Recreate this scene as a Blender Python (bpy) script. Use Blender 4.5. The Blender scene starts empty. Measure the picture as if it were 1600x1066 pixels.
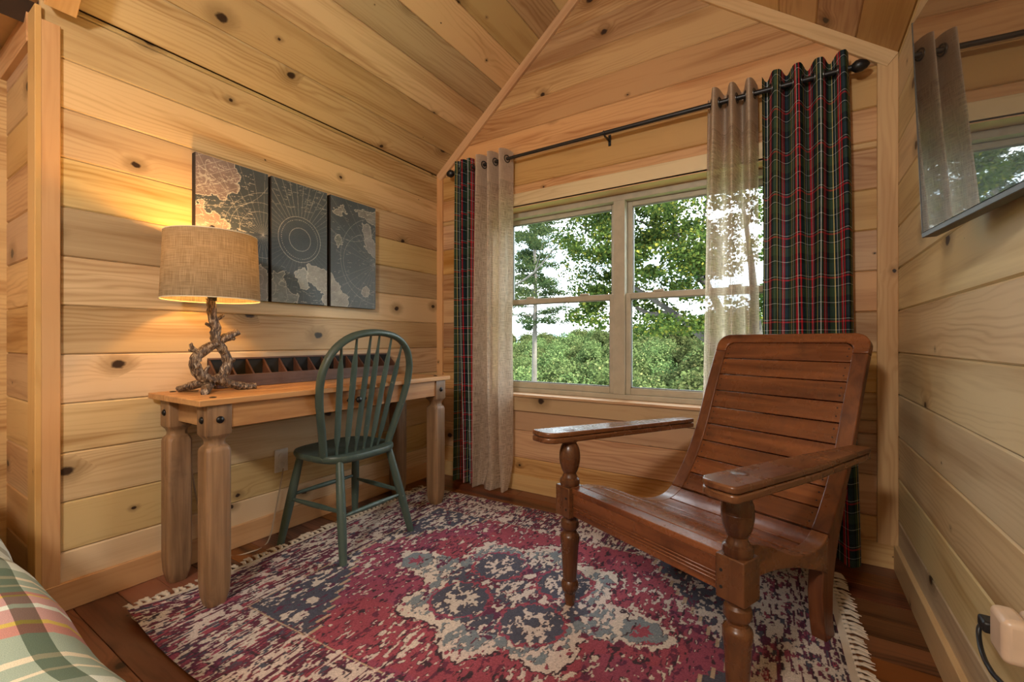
import bpy, bmesh, math, random
import numpy as np
from mathutils import Vector, Matrix
random.seed(7); rng = np.random.default_rng(11)
S = bpy.context.scene; COL = S.collection
PI = math.pi
# ------------------------------------------------------------------ camera, world, sun, exposure
YAW = math.atan2(440, 691)
cam = bpy.data.cameras.new('camera'); cam.sensor_width = 36; cam.lens = 691 / 1600 * 36
cam.clip_start = .02; cam.clip_end = 1000
camo = bpy.data.objects.new('camera', cam); COL.objects.link(camo)
camo.location = (0, 0, 1.0); camo.rotation_euler = (PI / 2, 0, YAW)
S.camera = camo
S.view_settings.view_transform = 'Standard'; S.view_settings.look = 'None'
S.view_settings.gamma = 1; S.view_settings.use_curve_mapping = False
S.view_settings.exposure = 1.2
SKY, SUN, FILL, BULB = 4.4, 11.0, 64, 6.5
w = bpy.data.worlds.new('sky'); S.world = w; w.use_nodes = True
nt = w.node_tree; nt.nodes.clear()
def wn(t): return nt.nodes.new(t)
wo = wn('ShaderNodeOutputWorld'); bg = wn('ShaderNodeBackground'); tc = wn('ShaderNodeTexCoord')
mp = wn('ShaderNodeMapping'); mp.inputs['Scale'].default_value = (2, 2, 5)
nz = wn('ShaderNodeTexNoise'); nz.inputs['Scale'].default_value = 1.6; nz.inputs['Detail'].default_value = 6
cr = wn('ShaderNodeValToRGB'); cr.color_ramp.elements[0].position = .38; cr.color_ramp.elements[1].position = .62
cr.color_ramp.elements[0].color = (.42, .52, .62, 1); cr.color_ramp.elements[1].color = (.92, .96, 1.0, 1)
nt.links.new(tc.outputs['Generated'], mp.inputs[0]); nt.links.new(mp.outputs[0], nz.inputs['Vector'])
nt.links.new(nz.outputs[0], cr.inputs[0]); nt.links.new(cr.outputs[0], bg.inputs[0])
bg.inputs[1].default_value = SKY; nt.links.new(bg.outputs[0], wo.inputs[0])
sun = bpy.data.lights.new('sun', 'SUN'); sun.energy = SUN; sun.angle = .02; sun.color = (1, .93, .80)
so = bpy.data.objects.new('sun', sun); COL.objects.link(so)
so.rotation_euler = Vector((-.78, .22, -.55)).to_track_quat('-Z', 'Y').to_euler()
por = bpy.data.lights.new('window_portal', 'AREA'); por.shape = 'RECTANGLE'; por.size = 1.7; por.size_y = 1.25
por.cycles.is_portal = True
po = bpy.data.objects.new('window_portal', por); COL.objects.link(po)
po.location = (-.9, 2.80, 1.27); po.rotation_euler = (-PI / 2, 0, 0)
S.cycles.use_denoising = True
S.cycles.max_bounces = 7; S.cycles.diffuse_bounces = 4; S.cycles.adaptive_threshold = .03; S.cycles.transparent_max_bounces = 24
S.cycles.sample_clamp_indirect = 6

# ------------------------------------------------------------------ node helper
class NT:
    def __init__(s, name):
        s.m = bpy.data.materials.new(name); s.m.use_nodes = True
        s.t = s.m.node_tree; s.t.nodes.clear()
        s.out = s.t.nodes.new('ShaderNodeOutputMaterial')
    def n(s, t, props=None, **inp):
        k = s.t.nodes.new('ShaderNode' + t)
        for a, b in (props or {}).items(): setattr(k, a, b)
        for a, b in inp.items():
            key = int(a[1:]) if a[0] == 'i' and a[1:].isdigit() else a.replace('_', ' ')
            s.set(k.inputs[key], b)
        return k
    def set(s, sock, v):
        if isinstance(v, bpy.types.NodeSocket): s.t.links.new(v, sock)
        elif hasattr(v, 'outputs'): s.t.links.new(v.outputs[0], sock)
        else:
            if sock.type == 'RGBA' and len(v) == 3: v = (*v, 1)
            sock.default_value = v
    def math(s, op, a, b=0.0, c=None, clamp=False):
        k = s.t.nodes.new('ShaderNodeMath'); k.operation = op; k.use_clamp = clamp
        s.set(k.inputs[0], a); s.set(k.inputs[1], b)
        if c is not None: s.set(k.inputs[2], c)
        return k.outputs[0]
    def mix(s, f, a, b, mode='MIX'):
        k = s.t.nodes.new('ShaderNodeMix'); k.data_type = 'RGBA'; k.blend_type = mode
        s.set(k.inputs[0], f); s.set(k.inputs[6], a); s.set(k.inputs[7], b)
        return k.outputs[2]
    def ramp(s, f, stops, interp='LINEAR'):
        k = s.t.nodes.new('ShaderNodeValToRGB'); r = k.color_ramp; r.interpolation = interp
        while len(r.elements) < len(stops): r.elements.new(.5)
        for e, (p, c) in zip(r.elements, stops):
            e.position = p; e.color = (*c, 1) if len(c) == 3 else c
        s.set(k.inputs[0], f); return k.outputs[0]
    def rng(s, v, a, b, c=0.0, d=1.0, smooth=True):
        k = s.t.nodes.new('ShaderNodeMapRange'); k.interpolation_type = 'SMOOTHSTEP' if smooth else 'LINEAR'
        for i, x in enumerate((v, a, b, c, d)): s.set(k.inputs[i], x)
        return k.outputs[0]
    def bsdf(s, col, rough=.5, spec=.4, normal=None, **kw):
        k = s.t.nodes.new('ShaderNodeBsdfPrincipled')
        s.set(k.inputs['Base Color'], col); s.set(k.inputs['Roughness'], rough)
        s.set(k.inputs['Specular IOR Level'], spec)
        if normal is not None: s.set(k.inputs['Normal'], normal)
        for a, b in kw.items(): s.set(k.inputs[a.replace('_', ' ')], b)
        return k
    def bump(s, h, strength=.2, dist=.01):
        k = s.t.nodes.new('ShaderNodeBump'); s.set(k.inputs['Strength'], strength); s.set(k.inputs['Distance'], dist)
        s.set(k.inputs['Height'], h); return k.outputs[0]
    def done(s, sh):
        s.set(s.out.inputs[0], sh); return s.m

def plain(name, col, rough=.5, spec=.4, metal=0.0):
    t = NT(name); o = t.n('TexCoord')
    nz = t.n('TexNoise', Vector=o.outputs['Object'], Scale=14., Detail=3.)
    c = t.mix(t.rng(nz.outputs[0], .35, .65), tuple(x * .88 for x in col), col)
    return t.done(t.bsdf(c, rough, spec, Metallic=metal))

def pine(name, light, dark, tone=(.82, 1.10), knots=1.0, rough=.42, vert=False, redness=.5):
    """boards: object x runs along the grain, object z across"""
    t = NT(name)
    o = t.n('TexCoord'); inf = t.n('ObjectInfo'); r = inf.outputs['Random']
    sep = t.n('SeparateXYZ', Vector=o.outputs['Object'])
    X = t.math('ADD', sep.outputs[0], t.math('MULTIPLY', r, 53.0))
    Zc = sep.outputs[2]
    Y = t.math('ADD', sep.outputs[1], t.math('MULTIPLY', r, 17.0))
    Z = t.math('ADD', Zc, t.math('MULTIPLY', r, 31.7))
    # knots
    kv = t.n('CombineXYZ', X=t.math('MULTIPLY', X, .85), Y=t.math('MULTIPLY', Z, 1.15))
    vo = t.n('TexVoronoi', {'voronoi_dimensions': '2D', 'feature': 'F1'}, Vector=kv, Scale=3.2, Randomness=1.0)
    d = t.math('DIVIDE', vo.outputs['Distance'], 3.2)
    cs = t.n('SeparateXYZ', Vector=vo.outputs['Color'])
    rad = t.math('MULTIPLY', t.math('POWER', t.rng(cs.outputs[0], .38, 1.0, 0.0, 1.0, False), 1.3), .028 * knots)
    wob = t.n('TexNoise', {'noise_dimensions': '2D'}, Vector=kv, Scale=45., Detail=2.)
    d2 = t.math('ADD', d, t.math('MULTIPLY', t.math('SUBTRACT', wob.outputs[0], .5), .012))
    core = t.rng(d2, t.math('MULTIPLY', rad, .55), rad, 1.0, 0.0)
    halo = t.rng(d2, rad, t.math('ADD', t.math('MULTIPLY', rad, 3.2), .001), 1.0, 0.0)
    bend = t.math('MULTIPLY', t.rng(d, 0.0, .085, 1.0, 0.0), t.math('MULTIPLY', rad, 2.6))
    # grain lines
    lv = t.n('CombineXYZ', X=t.math('MULTIPLY', X, .55), Y=t.math('MULTIPLY', Z, 3.2), Z=Y)
    ln = t.n('TexNoise', Vector=lv, Scale=1.6, Detail=3., Roughness=.55)
    ph = t.math('ADD', t.math('ADD', Z, t.math('MULTIPLY', ln.outputs[0], .20)), bend)
    sn = t.math('SINE', t.math('MULTIPLY', ph, 300.0))
    grain = t.math('POWER', t.math('MULTIPLY_ADD', sn, .5, .5), 2.2)
    amp = t.n('TexNoise', Vector=lv, Scale=.9, Detail=2.)
    fv = t.n('CombineXYZ', X=t.math('MULTIPLY', X, 3.0), Y=t.math('MULTIPLY', Z, 150.), Z=Y)
    fine = t.n('TexNoise', Vector=fv, Scale=1.0, Detail=3.)
    bv = t.n('CombineXYZ', X=t.math('MULTIPLY', X, .7), Y=t.math('MULTIPLY', Z, 9.), Z=Y)
    band = t.n('TexNoise', Vector=bv, Scale=1.0, Detail=3., Distortion=.6)
    f = t.math('MULTIPLY', grain, t.rng(amp.outputs[0], .35, .7, .05, .60))
    wide = t.n('TexNoise', Vector=t.n('CombineXYZ', X=t.math('MULTIPLY', X, .45), Y=t.math('MULTIPLY', Z, 5.), Z=Y), Scale=1.0, Detail=2., Distortion=1.5)
    f = t.math('ADD', f, t.rng(band.outputs[0], .42, .72, -.10, .62))
    f = t.math('ADD', f, t.rng(wide.outputs[0], .50, .66, -.06, .40))
    f = t.math('ADD', f, t.math('MULTIPLY', t.math('SUBTRACT', fine.outputs[0], .5), .6), clamp=True)
    c = t.mix(f, light, dark)
    hue = t.n('HueSaturation', Color=c)
    t.set(hue.inputs['Value'], t.rng(r, 0., 1., tone[0], tone[1], False))
    t.set(hue.inputs['Hue'], t.rng(t.math('FRACT', t.math('MULTIPLY', r, 7.31)), 0., 1., .488, .508, False))
    t.set(hue.inputs['Saturation'], t.rng(t.math('FRACT', t.math('MULTIPLY', r, 3.77)), 0., 1., .86, 1.10, False))
    c = t.mix(t.math('MULTIPLY', halo, .55), hue.outputs[0], tuple(x * .5 for x in dark))
    c = t.mix(t.math('MULTIPLY', core, .96), c, (.024, .010, .006))
    nm = t.bump(t.math('ADD', t.math('MULTIPLY', fine.outputs[0], .5), t.math('MULTIPLY', core, -.4)), .10, .004)
    return t.done(t.bsdf(c, rough, .35, nm))

def wood(name, light, dark, axis='X', rough=.4, scale=1.0, spec=.45, worn=None, stain=.5):
    """furniture timber, grain along one object axis"""
    t = NT(name); o = t.n('TexCoord'); inf = t.n('ObjectInfo')
    lo, hi = 1.6 * scale, 30 * scale
    sc = {'X': (lo, hi, hi), 'Y': (hi, lo, hi), 'Z': (hi, hi, lo)}[axis]
    off = t.n('VectorMath', {'operation': 'ADD'}, i0=o.outputs['Object'])
    t.set(off.inputs[1], t.n('CombineXYZ', X=t.math('MULTIPLY', inf.outputs['Random'], 9.), Y=t.math('MULTIPLY', inf.outputs['Random'], 5.), Z=inf.outputs['Random']))
    m = t.n('Mapping', Vector=off.outputs[0], Scale=sc)
    n1 = t.n('TexNoise', Vector=m, Scale=1.0, Detail=6., Roughness=.62, Distortion=.8)
    sc2 = tuple(x * (.5 if x == lo else .22) for x in sc)
    m2 = t.n('Mapping', Vector=off.outputs[0], Scale=sc2)
    n2 = t.n('TexNoise', Vector=m2, Scale=1.0, Detail=3., Distortion=1.2)
    n3 = t.n('TexNoise', Vector=off.outputs[0], Scale=7., Detail=5., Roughness=.7)
    f = t.math('ADD', t.math('MULTIPLY', t.rng(n1.outputs[0], .3, .72), .6), t.math('MULTIPLY', t.rng(n2.outputs[0], .3, .7), .5), clamp=True)
    c = t.mix(f, light, dark)
    c = t.mix(t.rng(n3.outputs[0], .55, .85, 0., stain), c, tuple(x * .22 for x in dark))
    hue = t.n('HueSaturation', Color=c, Value=t.rng(inf.outputs['Random'], 0., 1., .86, 1.12, False))
    c = hue.outputs[0]
    if worn:
        n4 = t.n('TexNoise', Vector=off.outputs[0], Scale=55., Detail=3.)
        c = t.mix(t.rng(n4.outputs[0], .66, .74, 0., .75), c, worn)
    nm = t.bump(n1.outputs[0], .18, .004)
    return t.done(t.bsdf(c, t.rng(n3.outputs[0], .3, .7, rough * .8, rough * 1.25), spec, nm))

P_L, P_D = (.585, .362, .155), (.36, .172, .054)
M = {}
M['pine'] = pine('knotty_pine', P_L, P_D)  # back wall's bounce light is put into this deeper orange
M['pine_pale_lit'] = pine('pale_lit_knotty_pine', (.625, .460, .240), (.41, .255, .105), tone=(.72, 1.10), knots=1.0)  # same timber, light on left wall and left slope painted in as paler
M['pine_pale_daylit'] = pine('pale_daylit_pine', (.65, .52, .285), (.44, .305, .138), knots=1.0)  # paler copy of the pine, right wall's daylight put into its colour
M['trim'] = pine('pine_trim', (.60, .37, .16), (.46, .25, .09), knots=.35, tone=(.92, 1.08))
M['dark_gap'] = plain('dark_gap', (.05, .025, .012), .9)
M['floor'] = pine('dark_stained_plank', (.19, .065, .023), (.040, .012, .005), tone=(.75, 1.25), knots=.8, rough=.28)
M['desk_x'] = wood('desk_pine_x', (.50, .28, .12), (.26, .12, .045), 'X', .42)
M['desk_y'] = wood('desk_pine_y', (.52, .28, .11), (.30, .13, .045), 'Y', .38)
M['desk_z'] = wood('desk_pine_z', (.36, .205, .10), (.13, .068, .032), 'Z', .5)
T_L, T_D = (.205, .070, .024), (.075, .022, .009)
M['teak_x'] = wood('teak_x', (.25, .085, .030), (.085, .025, .010), 'X', .27, stain=.8)
M['teak_y'] = wood('teak_y', (.25, .105, .042), (.095, .034, .014), 'Y', .27, stain=.6)
M['teak_z'] = wood('teak_z', T_L, T_D, 'Z', .33, stain=.6)
M['teak_leg'] = wood('teak_turned', (.17, .068, .026), (.06, .021, .009), 'Z', .26, stain=.3)
M['iron'] = plain('black_iron', (.012, .011, .011), .35, .5, .4)
M['rod'] = plain('black_rod', (.010, .010, .011), .4, .5)
M['chrome'] = plain('dark_metal_ring', (.10, .095, .09), .3, .5, .8)
M['green'] = wood('green_paint', (.062, .092, .074), (.042, .066, .054), 'Z', .42, worn=(.16, .15, .11), stain=.35)
M['cubby'] = wood('old_cubby_wood', (.15, .085, .062), (.065, .034, .026), 'Y', .65, stain=.4, worn=(.12, .085, .065))
M['cubby_div'] = wood('cubby_divider_wood', (.11, .042, .022), (.05, .018, .010), 'Z', .6)
M['black_in'] = plain('black_lining', (.012, .011, .011), .8)
def mk_bark():
    t = NT('cast_branch'); o = t.n('TexCoord')
    n1 = t.n('TexNoise', Vector=t.n('Mapping', Vector=o.outputs['Object'], Scale=(130., 130., 38.)), Scale=1., Detail=4., Distortion=1.0)
    n2 = t.n('TexNoise', Vector=o.outputs['Object'], Scale=38., Detail=3.)
    c = t.ramp(n1.outputs[0], [(.34, (.020, .011, .007)), (.47, (.10, .058, .034)), (.58, (.24, .165, .10)), (.68, (.52, .43, .32))])
    c = t.mix(t.rng(n2.outputs[0], .5, .7, 0., .6), c, (.06, .035, .02))
    return t.done(t.bsdf(c, .4, .5, t.bump(n1.outputs[0], .9, .006)))
M['bark'] = mk_bark()
M['vinyl'] = plain('almond_vinyl', (.46, .41, .31), .45)
M['vinyl_dark'] = plain('grey_track', (.20, .20, .19), .5)
M['white'] = plain('white_plastic', (.62, .60, .55), .4)
M['beige_plastic'] = plain('beige_plastic', (.66, .50, .36), .32, .5)
M['black_plastic'] = plain('black_plastic', (.014, .014, .015), .4)
M['cord'] = plain('beige_cord', (.42, .32, .22), .5)
M['fringe'] = plain('cream_cotton', (.60, .50, .39), .9, .1)
M['grey_bezel'] = plain('grey_bezel', (.10, .10, .095), .4, .5, .5)
def mk_glass():
    t = NT('window_glass')
    lw = t.n('LayerWeight', Blend=.12)
    a = t.n('BsdfTransparent', Color=(.95, .97, .96)); b = t.n('BsdfGlossy', Roughness=.0)
    k = t.n('MixShader', i0=t.math('MULTIPLY', lw.outputs['Fresnel'], .5), i1=a, i2=b)
    return t.done(k)
M['glass'] = mk_glass()
def mk_screen():
    t = NT('tv_screen'); o = t.n('TexCoord')
    v = t.n('TexVoronoi', Vector=o.outputs['Object'], Scale=60.)
    dust = t.rng(v.outputs['Distance'], .05, .10, 1., 0.)
    nz = t.n('TexNoise', Vector=o.outputs['Object'], Scale=9.)
    f = t.math('MULTIPLY', dust, t.rng(nz.outputs[0], .55, .65))
    c = t.mix(f, (.010, .010, .011), (.25, .24, .21))
    b = t.bsdf(c, .3, .5)
    g = t.n('BsdfGlossy', Color=(.62, .62, .60), Roughness=.015)
    return t.done(t.n('MixShader', i0=.60, i1=b, i2=g))
M['screen'] = mk_screen()
def mk_sheer():
    t = NT('linen_sheer'); o = t.n('TexCoord'); uv = o.outputs['UV']
    a = t.n('TexNoise', Vector=t.n('Mapping', Vector=uv, Scale=(330., 16., 1.)), Scale=1., Detail=2.)
    b = t.n('TexNoise', Vector=t.n('Mapping', Vector=uv, Scale=(16., 330., 1.)), Scale=1., Detail=2.)
    k = t.math('MAXIMUM', a.outputs[0], b.outputs[0])
    sep = t.n('SeparateXYZ', Vector=uv)
    head = t.rng(sep.outputs[1], 2.06, 2.065, 0., 1.)
    al = t.math('ADD', t.rng(k, .42, .62, .55, .95), t.math('MULTIPLY', head, .4), clamp=True)
    c = t.mix(t.rng(k, .45, .7), (.58, .47, .37), (.70, .60, .49))
    d = t.n('BsdfDiffuse', Color=c); tr = t.n('BsdfTranslucent', Color=c)
    dm = t.n('MixShader', i0=.45, i1=d, i2=tr)
    return t.done(t.n('MixShader', i0=al, i1=t.n('BsdfTransparent'), i2=dm))
M['sheer'] = mk_sheer()
def stripes(t, coord, period, base, lines):
    """lines: (centre, half width, colour) within one period (metres)"""
    f = t.math('FRACT', t.math('DIVIDE', coord, period))
    st = [(0.0, base)]
    for c, h, colr in sorted(lines):
        st += [((c - h) / period, colr), ((c + h) / period, base)]
    return t.ramp(f, st, 'CONSTANT')
def mk_tartan():
    t = NT('plaid_tartan'); o = t.n('TexCoord'); sep = t.n('SeparateXYZ', Vector=o.outputs['UV'])
    BK, GN, RD, WH, YL, NV = (.006, .008, .009), (.020, .034, .020), (.24, .012, .018), (.30, .33, .32), (.34, .28, .10), (.010, .017, .022)
    lv = [(.010, .010, GN), (.024, .0024, YL), (.034, .0060, NV), (.045, .0022, WH), (.060, .0090, GN), (.078, .0070, RD), (.0868, .0012, WH), (.100, .0040, RD), (.116, .0080, NV)]
    lh = [(.022, .020, GN), (.050, .0013, WH), (.088, .0035, RD), (.100, .0012, WH), (.135, .022, NV), (.175, .0013, WH)]
    a = stripes(t, sep.outputs[0], .13, BK, lv); b = stripes(t, sep.outputs[1], .20, BK, lh)
    c = t.mix(.36, a, b); c = t.mix(1.0, c, (3.2, 3.2, 3.2), 'MULTIPLY')
    d = t.n('BsdfDiffuse', Color=c); tr = t.n('BsdfTranslucent', Color=c)
    return t.done(t.n('MixShader', i0=.2, i1=d, i2=tr))
M['tartan'] = mk_tartan()
def mk_vcol(name, rough=.9, spec=.1, bump=0.0, bscale=500.):
    t = NT(name); a = t.n('Attribute', {'attribute_name': 'Col'})
    nm = None
    if bump:
        o = t.n('TexCoord'); z = t.n('TexNoise', Vector=o.outputs['Object'], Scale=bscale, Detail=2.)
        nm = t.bump(z.outputs[0], bump, .003)
        v = t.n('HueSaturation', Color=a.outputs['Color'], Value=t.rng(z.outputs[0], .3, .7, .82, 1.15)); c = v.outputs[0]
    else: c = a.outputs['Color']
    return t.done(t.bsdf(c, rough, spec, nm))
M['rug'] = mk_vcol('woven_rug', .95, .05, .6, 420.)
M['map'] = mk_vcol('printed_canvas', .55, .3, .15, 600.)
M['canvas_side'] = plain('dark_canvas_side', (.022, .018, .016), .7)
def mk_quilt():
    t = NT('plaid_quilt'); o = t.n('TexCoord'); sep = t.n('SeparateXYZ', Vector=o.outputs['UV'])
    W, SG, OL, RD, MR, YL, DG, CR = (.70, .76, .68), (.36, .45, .37), (.42, .44, .36), (.55, .27, .23), (.55, .34, .32), (.62, .48, .12), (.035, .085, .055), (.74, .68, .52)
    # bands across u (along the bed)
    st = [(0, W), (.07, OL), (.10, W), (.14, OL), (.17, W), (.225, SG), (.262, CR), (.272, SG), (.300, CR), (.312, SG), (.355, RD), (.375, YL), (.383, MR), (.415, W), (.430, MR), (.462, YL), (.470, RD), (.490, SG), (.525, CR), (.535, SG), (.565, CR), (.575, SG), (.61, W), (.66, OL), (.70, W)]
    f = t.math('FRACT', t.math('DIVIDE', sep.outputs[0], .864))
    a = t.ramp(f, [(p / .72, c) for p, c in st], 'CONSTANT')
    g = t.math('FRACT', t.math('DIVIDE', t.math('ADD', sep.outputs[1], .02), .42))
    b = t.ramp(g, [(0, (1, 1, 1)), (.145, (.34, .38, .34)), (.215, (1, 1, 1)), (.44, (.85, .88, .8)), (.48, (1, 1, 1)), (.80, (.8, .85, .78)), (.84, (1, 1, 1))], 'CONSTANT')
    c = t.mix(1.0, a, b, 'MULTIPLY')
    wv = t.n('TexNoise', Vector=t.n('Mapping', Vector=o.outputs['UV'], Scale=(900., 900., 1.)), Scale=1.)
    h = t.n('HueSaturation', Color=c, Value=t.rng(wv.outputs[0], .35, .65, .85, 1.1))
    return t.done(t.bsdf(h.outputs[0], .9, .1))
M['quilt'] = mk_quilt()
def mk_shade():
    t = NT('linen_shade'); o = t.n('TexCoord')
    a = t.n('TexNoise', Vector=t.n('Mapping', Vector=o.outputs['UV'], Scale=(420., 14., 1.)), Scale=1.)
    b = t.n('TexNoise', Vector=t.n('Mapping', Vector=o.outputs['UV'], Scale=(14., 420., 1.)), Scale=1.)
    k = t.math('MULTIPLY', t.math('ADD', a.outputs[0], b.outputs[0]), .5)
    c = t.mix(t.rng(k, .4, .6), (.15, .122, .080), (.27, .22, .150))
    d = t.n('BsdfDiffuse', Color=c); tr = t.n('BsdfTranslucent', Color=t.mix(.5, c, (.5, .32, .14)))
    return t.done(t.n('MixShader', i0=.05, i1=d, i2=tr))
M['shade'] = mk_shade()
M['shade_in'] = plain('shade_lining', (.75, .66, .48), .8)
def mk_emit(name, col, s):
    t = NT(name); return t.done(t.n('Emission', Color=col, Strength=s))
M['bulb'] = mk_emit('lit_bulb', (1, .62, .25), 12.)
M['lampglass'] = mk_emit('lit_glass', (1, .86, .68), 4.)
def mk_leaf(name, c1, c2, c3, trans=.35):
    t = NT(name); g = t.n('NewGeometry'); inf = t.n('ObjectInfo')
    c = t.ramp(g.outputs['Random Per Island'], [(0, c1), (.5, c2), (.85, c2), (1, c3)])
    h = t.n('HueSaturation', Color=c, Value=t.rng(inf.outputs['Random'], 0., 1., .58, 1.35, False), Hue=t.rng(inf.outputs['Random'], 0., 1., .47, .52, False))
    d = t.n('BsdfDiffuse', Color=h.outputs[0]); tr = t.n('BsdfTranslucent', Color=h.outputs[0])
    return t.done(t.n('MixShader', i0=trans, i1=d, i2=tr))
M['leaf_maple'] = mk_leaf('maple_leaf', (0.0144, 0.0390, 0.0134), (0.0585, 0.1030, 0.0223), (0.2228, 0.2339, 0.0390), .40)
M['leaf_forest'] = mk_leaf('forest_leaf', (0.0225, 0.0388, 0.0122), (0.0592, 0.0796, 0.0286), (0.1388, 0.1429, 0.0572), .2)
M['leaf_pine'] = mk_leaf('pine_needle', (0.0131, 0.0286, 0.0131), (0.0373, 0.0614, 0.0241), (0.0790, 0.0965, 0.0351), .3)
M['leaf_thin'] = mk_leaf('thin_leaf', (0.0154, 0.0286, 0.0131), (0.0373, 0.0527, 0.0198), (0.0790, 0.0878, 0.0307), .4)
M['trunk'] = wood('tree_bark', (.045, .038, .030), (.015, .012, .010), 'Z', .9, scale=.6)
M['trunk_pale'] = wood('pale_bark', (.115, .10, .085), (.03, .025, .02), 'Z', .9, scale=.4)
M['ground'] = plain('forest_floor', (.10, .15, .05), .95, .1)
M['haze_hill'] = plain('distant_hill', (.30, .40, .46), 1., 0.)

# ------------------------------------------------------------------ mesh helper
def tag(o, label=None, cat=None, group=None, kind=None):
    if label: o['label'] = label
    if cat: o['category'] = cat
    if group: o['group'] = group
    if kind: o['kind'] = kind
    return o
def root(name, loc, rz=0, **k):
    o = bpy.data.objects.new(name, None); o.empty_display_size = .05
    o.location = loc; o.rotation_euler = (0, 0, rz); COL.objects.link(o); return tag(o, **k)
class MB:
    def __init__(s): s.v = []; s.f = []; s.uv = []; s.fm = []
    def add(s, vs, fs, mi=0):
        b = len(s.v); s.v += [tuple(p) for p in vs]; s.f += [tuple(b + i for i in f) for f in fs]; s.fm += [mi] * len(fs); return s
    def box(s, x0, x1, y0, y1, z0, z1, mi=0):
        vs = [(x, y, z) for x in (x0, x1) for y in (y0, y1) for z in (z0, z1)]
        return s.add(vs, [(0, 1, 3, 2), (4, 6, 7, 5), (0, 4, 5, 1), (2, 3, 7, 6), (0, 2, 6, 4), (1, 5, 7, 3)], mi)
    def prism(s, pts, a, b, axis='X', mi=0):
        """2D polygon extruded along axis from a to b; polygon in the other two axes in order"""
        n = len(pts)
        def mk(c, p): return {'X': (c, p[0], p[1]), 'Y': (p[0], c, p[1]), 'Z': (p[0], p[1], c)}[axis]
        vs = [mk(a, p) for p in pts] + [mk(b, p) for p in pts]
        fs = [tuple(range(n))[::-1], tuple(range(n, 2 * n))] + [(i, (i + 1) % n, n + (i + 1) % n, n + i) for i in range(n)]
        return s.add(vs, fs, mi)
    def loft(s, rings, cap=True, closed=False, mi=0):
        n = len(rings[0]); b = len(s.v)
        for r in rings: s.v += [tuple(p) for p in r]
        R = len(rings); fs = []
        for j in range(R if closed else R - 1):
            for i in range(n):
                a0 = j * n; a1 = ((j + 1) % R) * n
                fs.append((b + a0 + i, b + a0 + (i + 1) % n, b + a1 + (i + 1) % n, b + a1 + i))
        if cap and not closed: fs += [tuple(b + i for i in range(n))[::-1], tuple(b + (R - 1) * n + i for i in range(n))]
        s.f += fs; s.fm += [mi] * len(fs); return s
    def lathe(s, prof, cx=0, cy=0, n=24, mi=0):
        return s.loft([[(cx + r * math.cos(2 * PI * i / n), cy + r * math.sin(2 * PI * i / n), z) for i in range(n)] for r, z in prof], mi=mi)
    def tube(s, path, rad, n=10, mi=0, flat=None, closed=False, jit=0.0):
        P = [Vector(p) for p in path]; R = len(P)
        if not hasattr(rad, '__len__'): rad = [rad] * R
        rings = []; up = None
        for j in range(R):
            tg = (P[(j + 1) % R] - P[j - 1]) if closed else (P[min(j + 1, R - 1)] - P[max(j - 1, 0)])
            tg.normalize()
            if up is None: up = Vector((0, 0, 1)) if abs(tg.z) < .9 else Vector((1, 0, 0))
            sd = tg.cross(up)
            if sd.length < 1e-4: sd = tg.orthogonal()
            sd.normalize(); u2 = sd.cross(tg).normalized(); up = u2
            ring = []
            for i in range(n):
                a = 2 * PI * i / n; r = rad[j] * (1 + jit * (random.random() - .5))
                ca, sa = math.cos(a), math.sin(a)
                if flat: ca *= flat[0]; sa *= flat[1]
                ring.append(P[j] + (sd * ca + u2 * sa) * r)
            rings.append(ring)
        return s.loft(rings, cap=True, closed=closed, mi=mi)
    def build(s, name, mat, parent=None, bevel=0, seg=2, smooth=None, off=None, loc=None, **k):
        me = bpy.data.meshes.new(name)
        vs = s.v if off is None else [(a - off[0], b - off[1], c - off[2]) for a, b, c in s.v]
        me.from_pydata(vs, [], s.f)
        bm = bmesh.new(); bm.from_mesh(me); bmesh.ops.recalc_face_normals(bm, faces=bm.faces); bm.to_mesh(me); bm.free()
        mats = mat if isinstance(mat, list) else [mat]
        for m in mats: me.materials.append(M[m] if isinstance(m, str) else m)
        if len(mats) > 1: me.polygons.foreach_set('material_index', s.fm)
        if smooth is not None:
            me.shade_smooth(); me.set_sharp_from_angle(angle=math.radians(smooth))
        o = bpy.data.objects.new(name, me); COL.objects.link(o); o.parent = parent
        if loc: o.location = loc
        if bevel:
            b = o.modifiers.new('bevel', 'BEVEL'); b.width = bevel; b.segments = seg; b.limit_method = 'ANGLE'; b.angle_limit = .6
            me.shade_smooth(); me.set_sharp_from_angle(angle=math.radians(50))
        return tag(o, **k)
def axes(o, org, ex, ey, ez):
    m = Matrix.Identity(4)
    for i, a in enumerate((ex, ey, ez)):
        for r in range(3): m[r][i] = a[r]
    for r in range(3): m[r][3] = org[r]
    o.matrix_local = m

def board(name, parent, mat, org, ex, ez, x0b, x1b, x0t, x1t, width, thick=.018, ch=.0050, gap=.0004):
    """a plank: ex along, ez across, front face along ex x ez reversed; back lies on the wall plane"""
    ex = Vector(ex).normalized(); ez = Vector(ez).normalized(); ey = ez.cross(ex)
    z0, z1 = gap, width - gap
    prof = [(0, z0), (-(thick - ch), z0), (-thick, z0 + ch), (-thick, z1 - ch), (-(thick - ch), z1), (0, z1)]
    def xa(z): k = z / width; return x0b + (x0t - x0b) * k
    def xb(z): k = z / width; return x1b + (x1t - x1b) * k
    mb = MB(); n = len(prof)
    vs = [(xa(z), y, z) for y, z in prof] + [(xb(z), y, z) for y, z in prof]
    fs = [tuple(range(n)), tuple(range(n, 2 * n))] + [(i, (i + 1) % n, n + (i + 1) % n, n + i) for i in range(n)]
    mb.add(vs, fs); o = mb.build(name, mat, parent)
    axes(o, org, ex, ey, ez); return o

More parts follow.
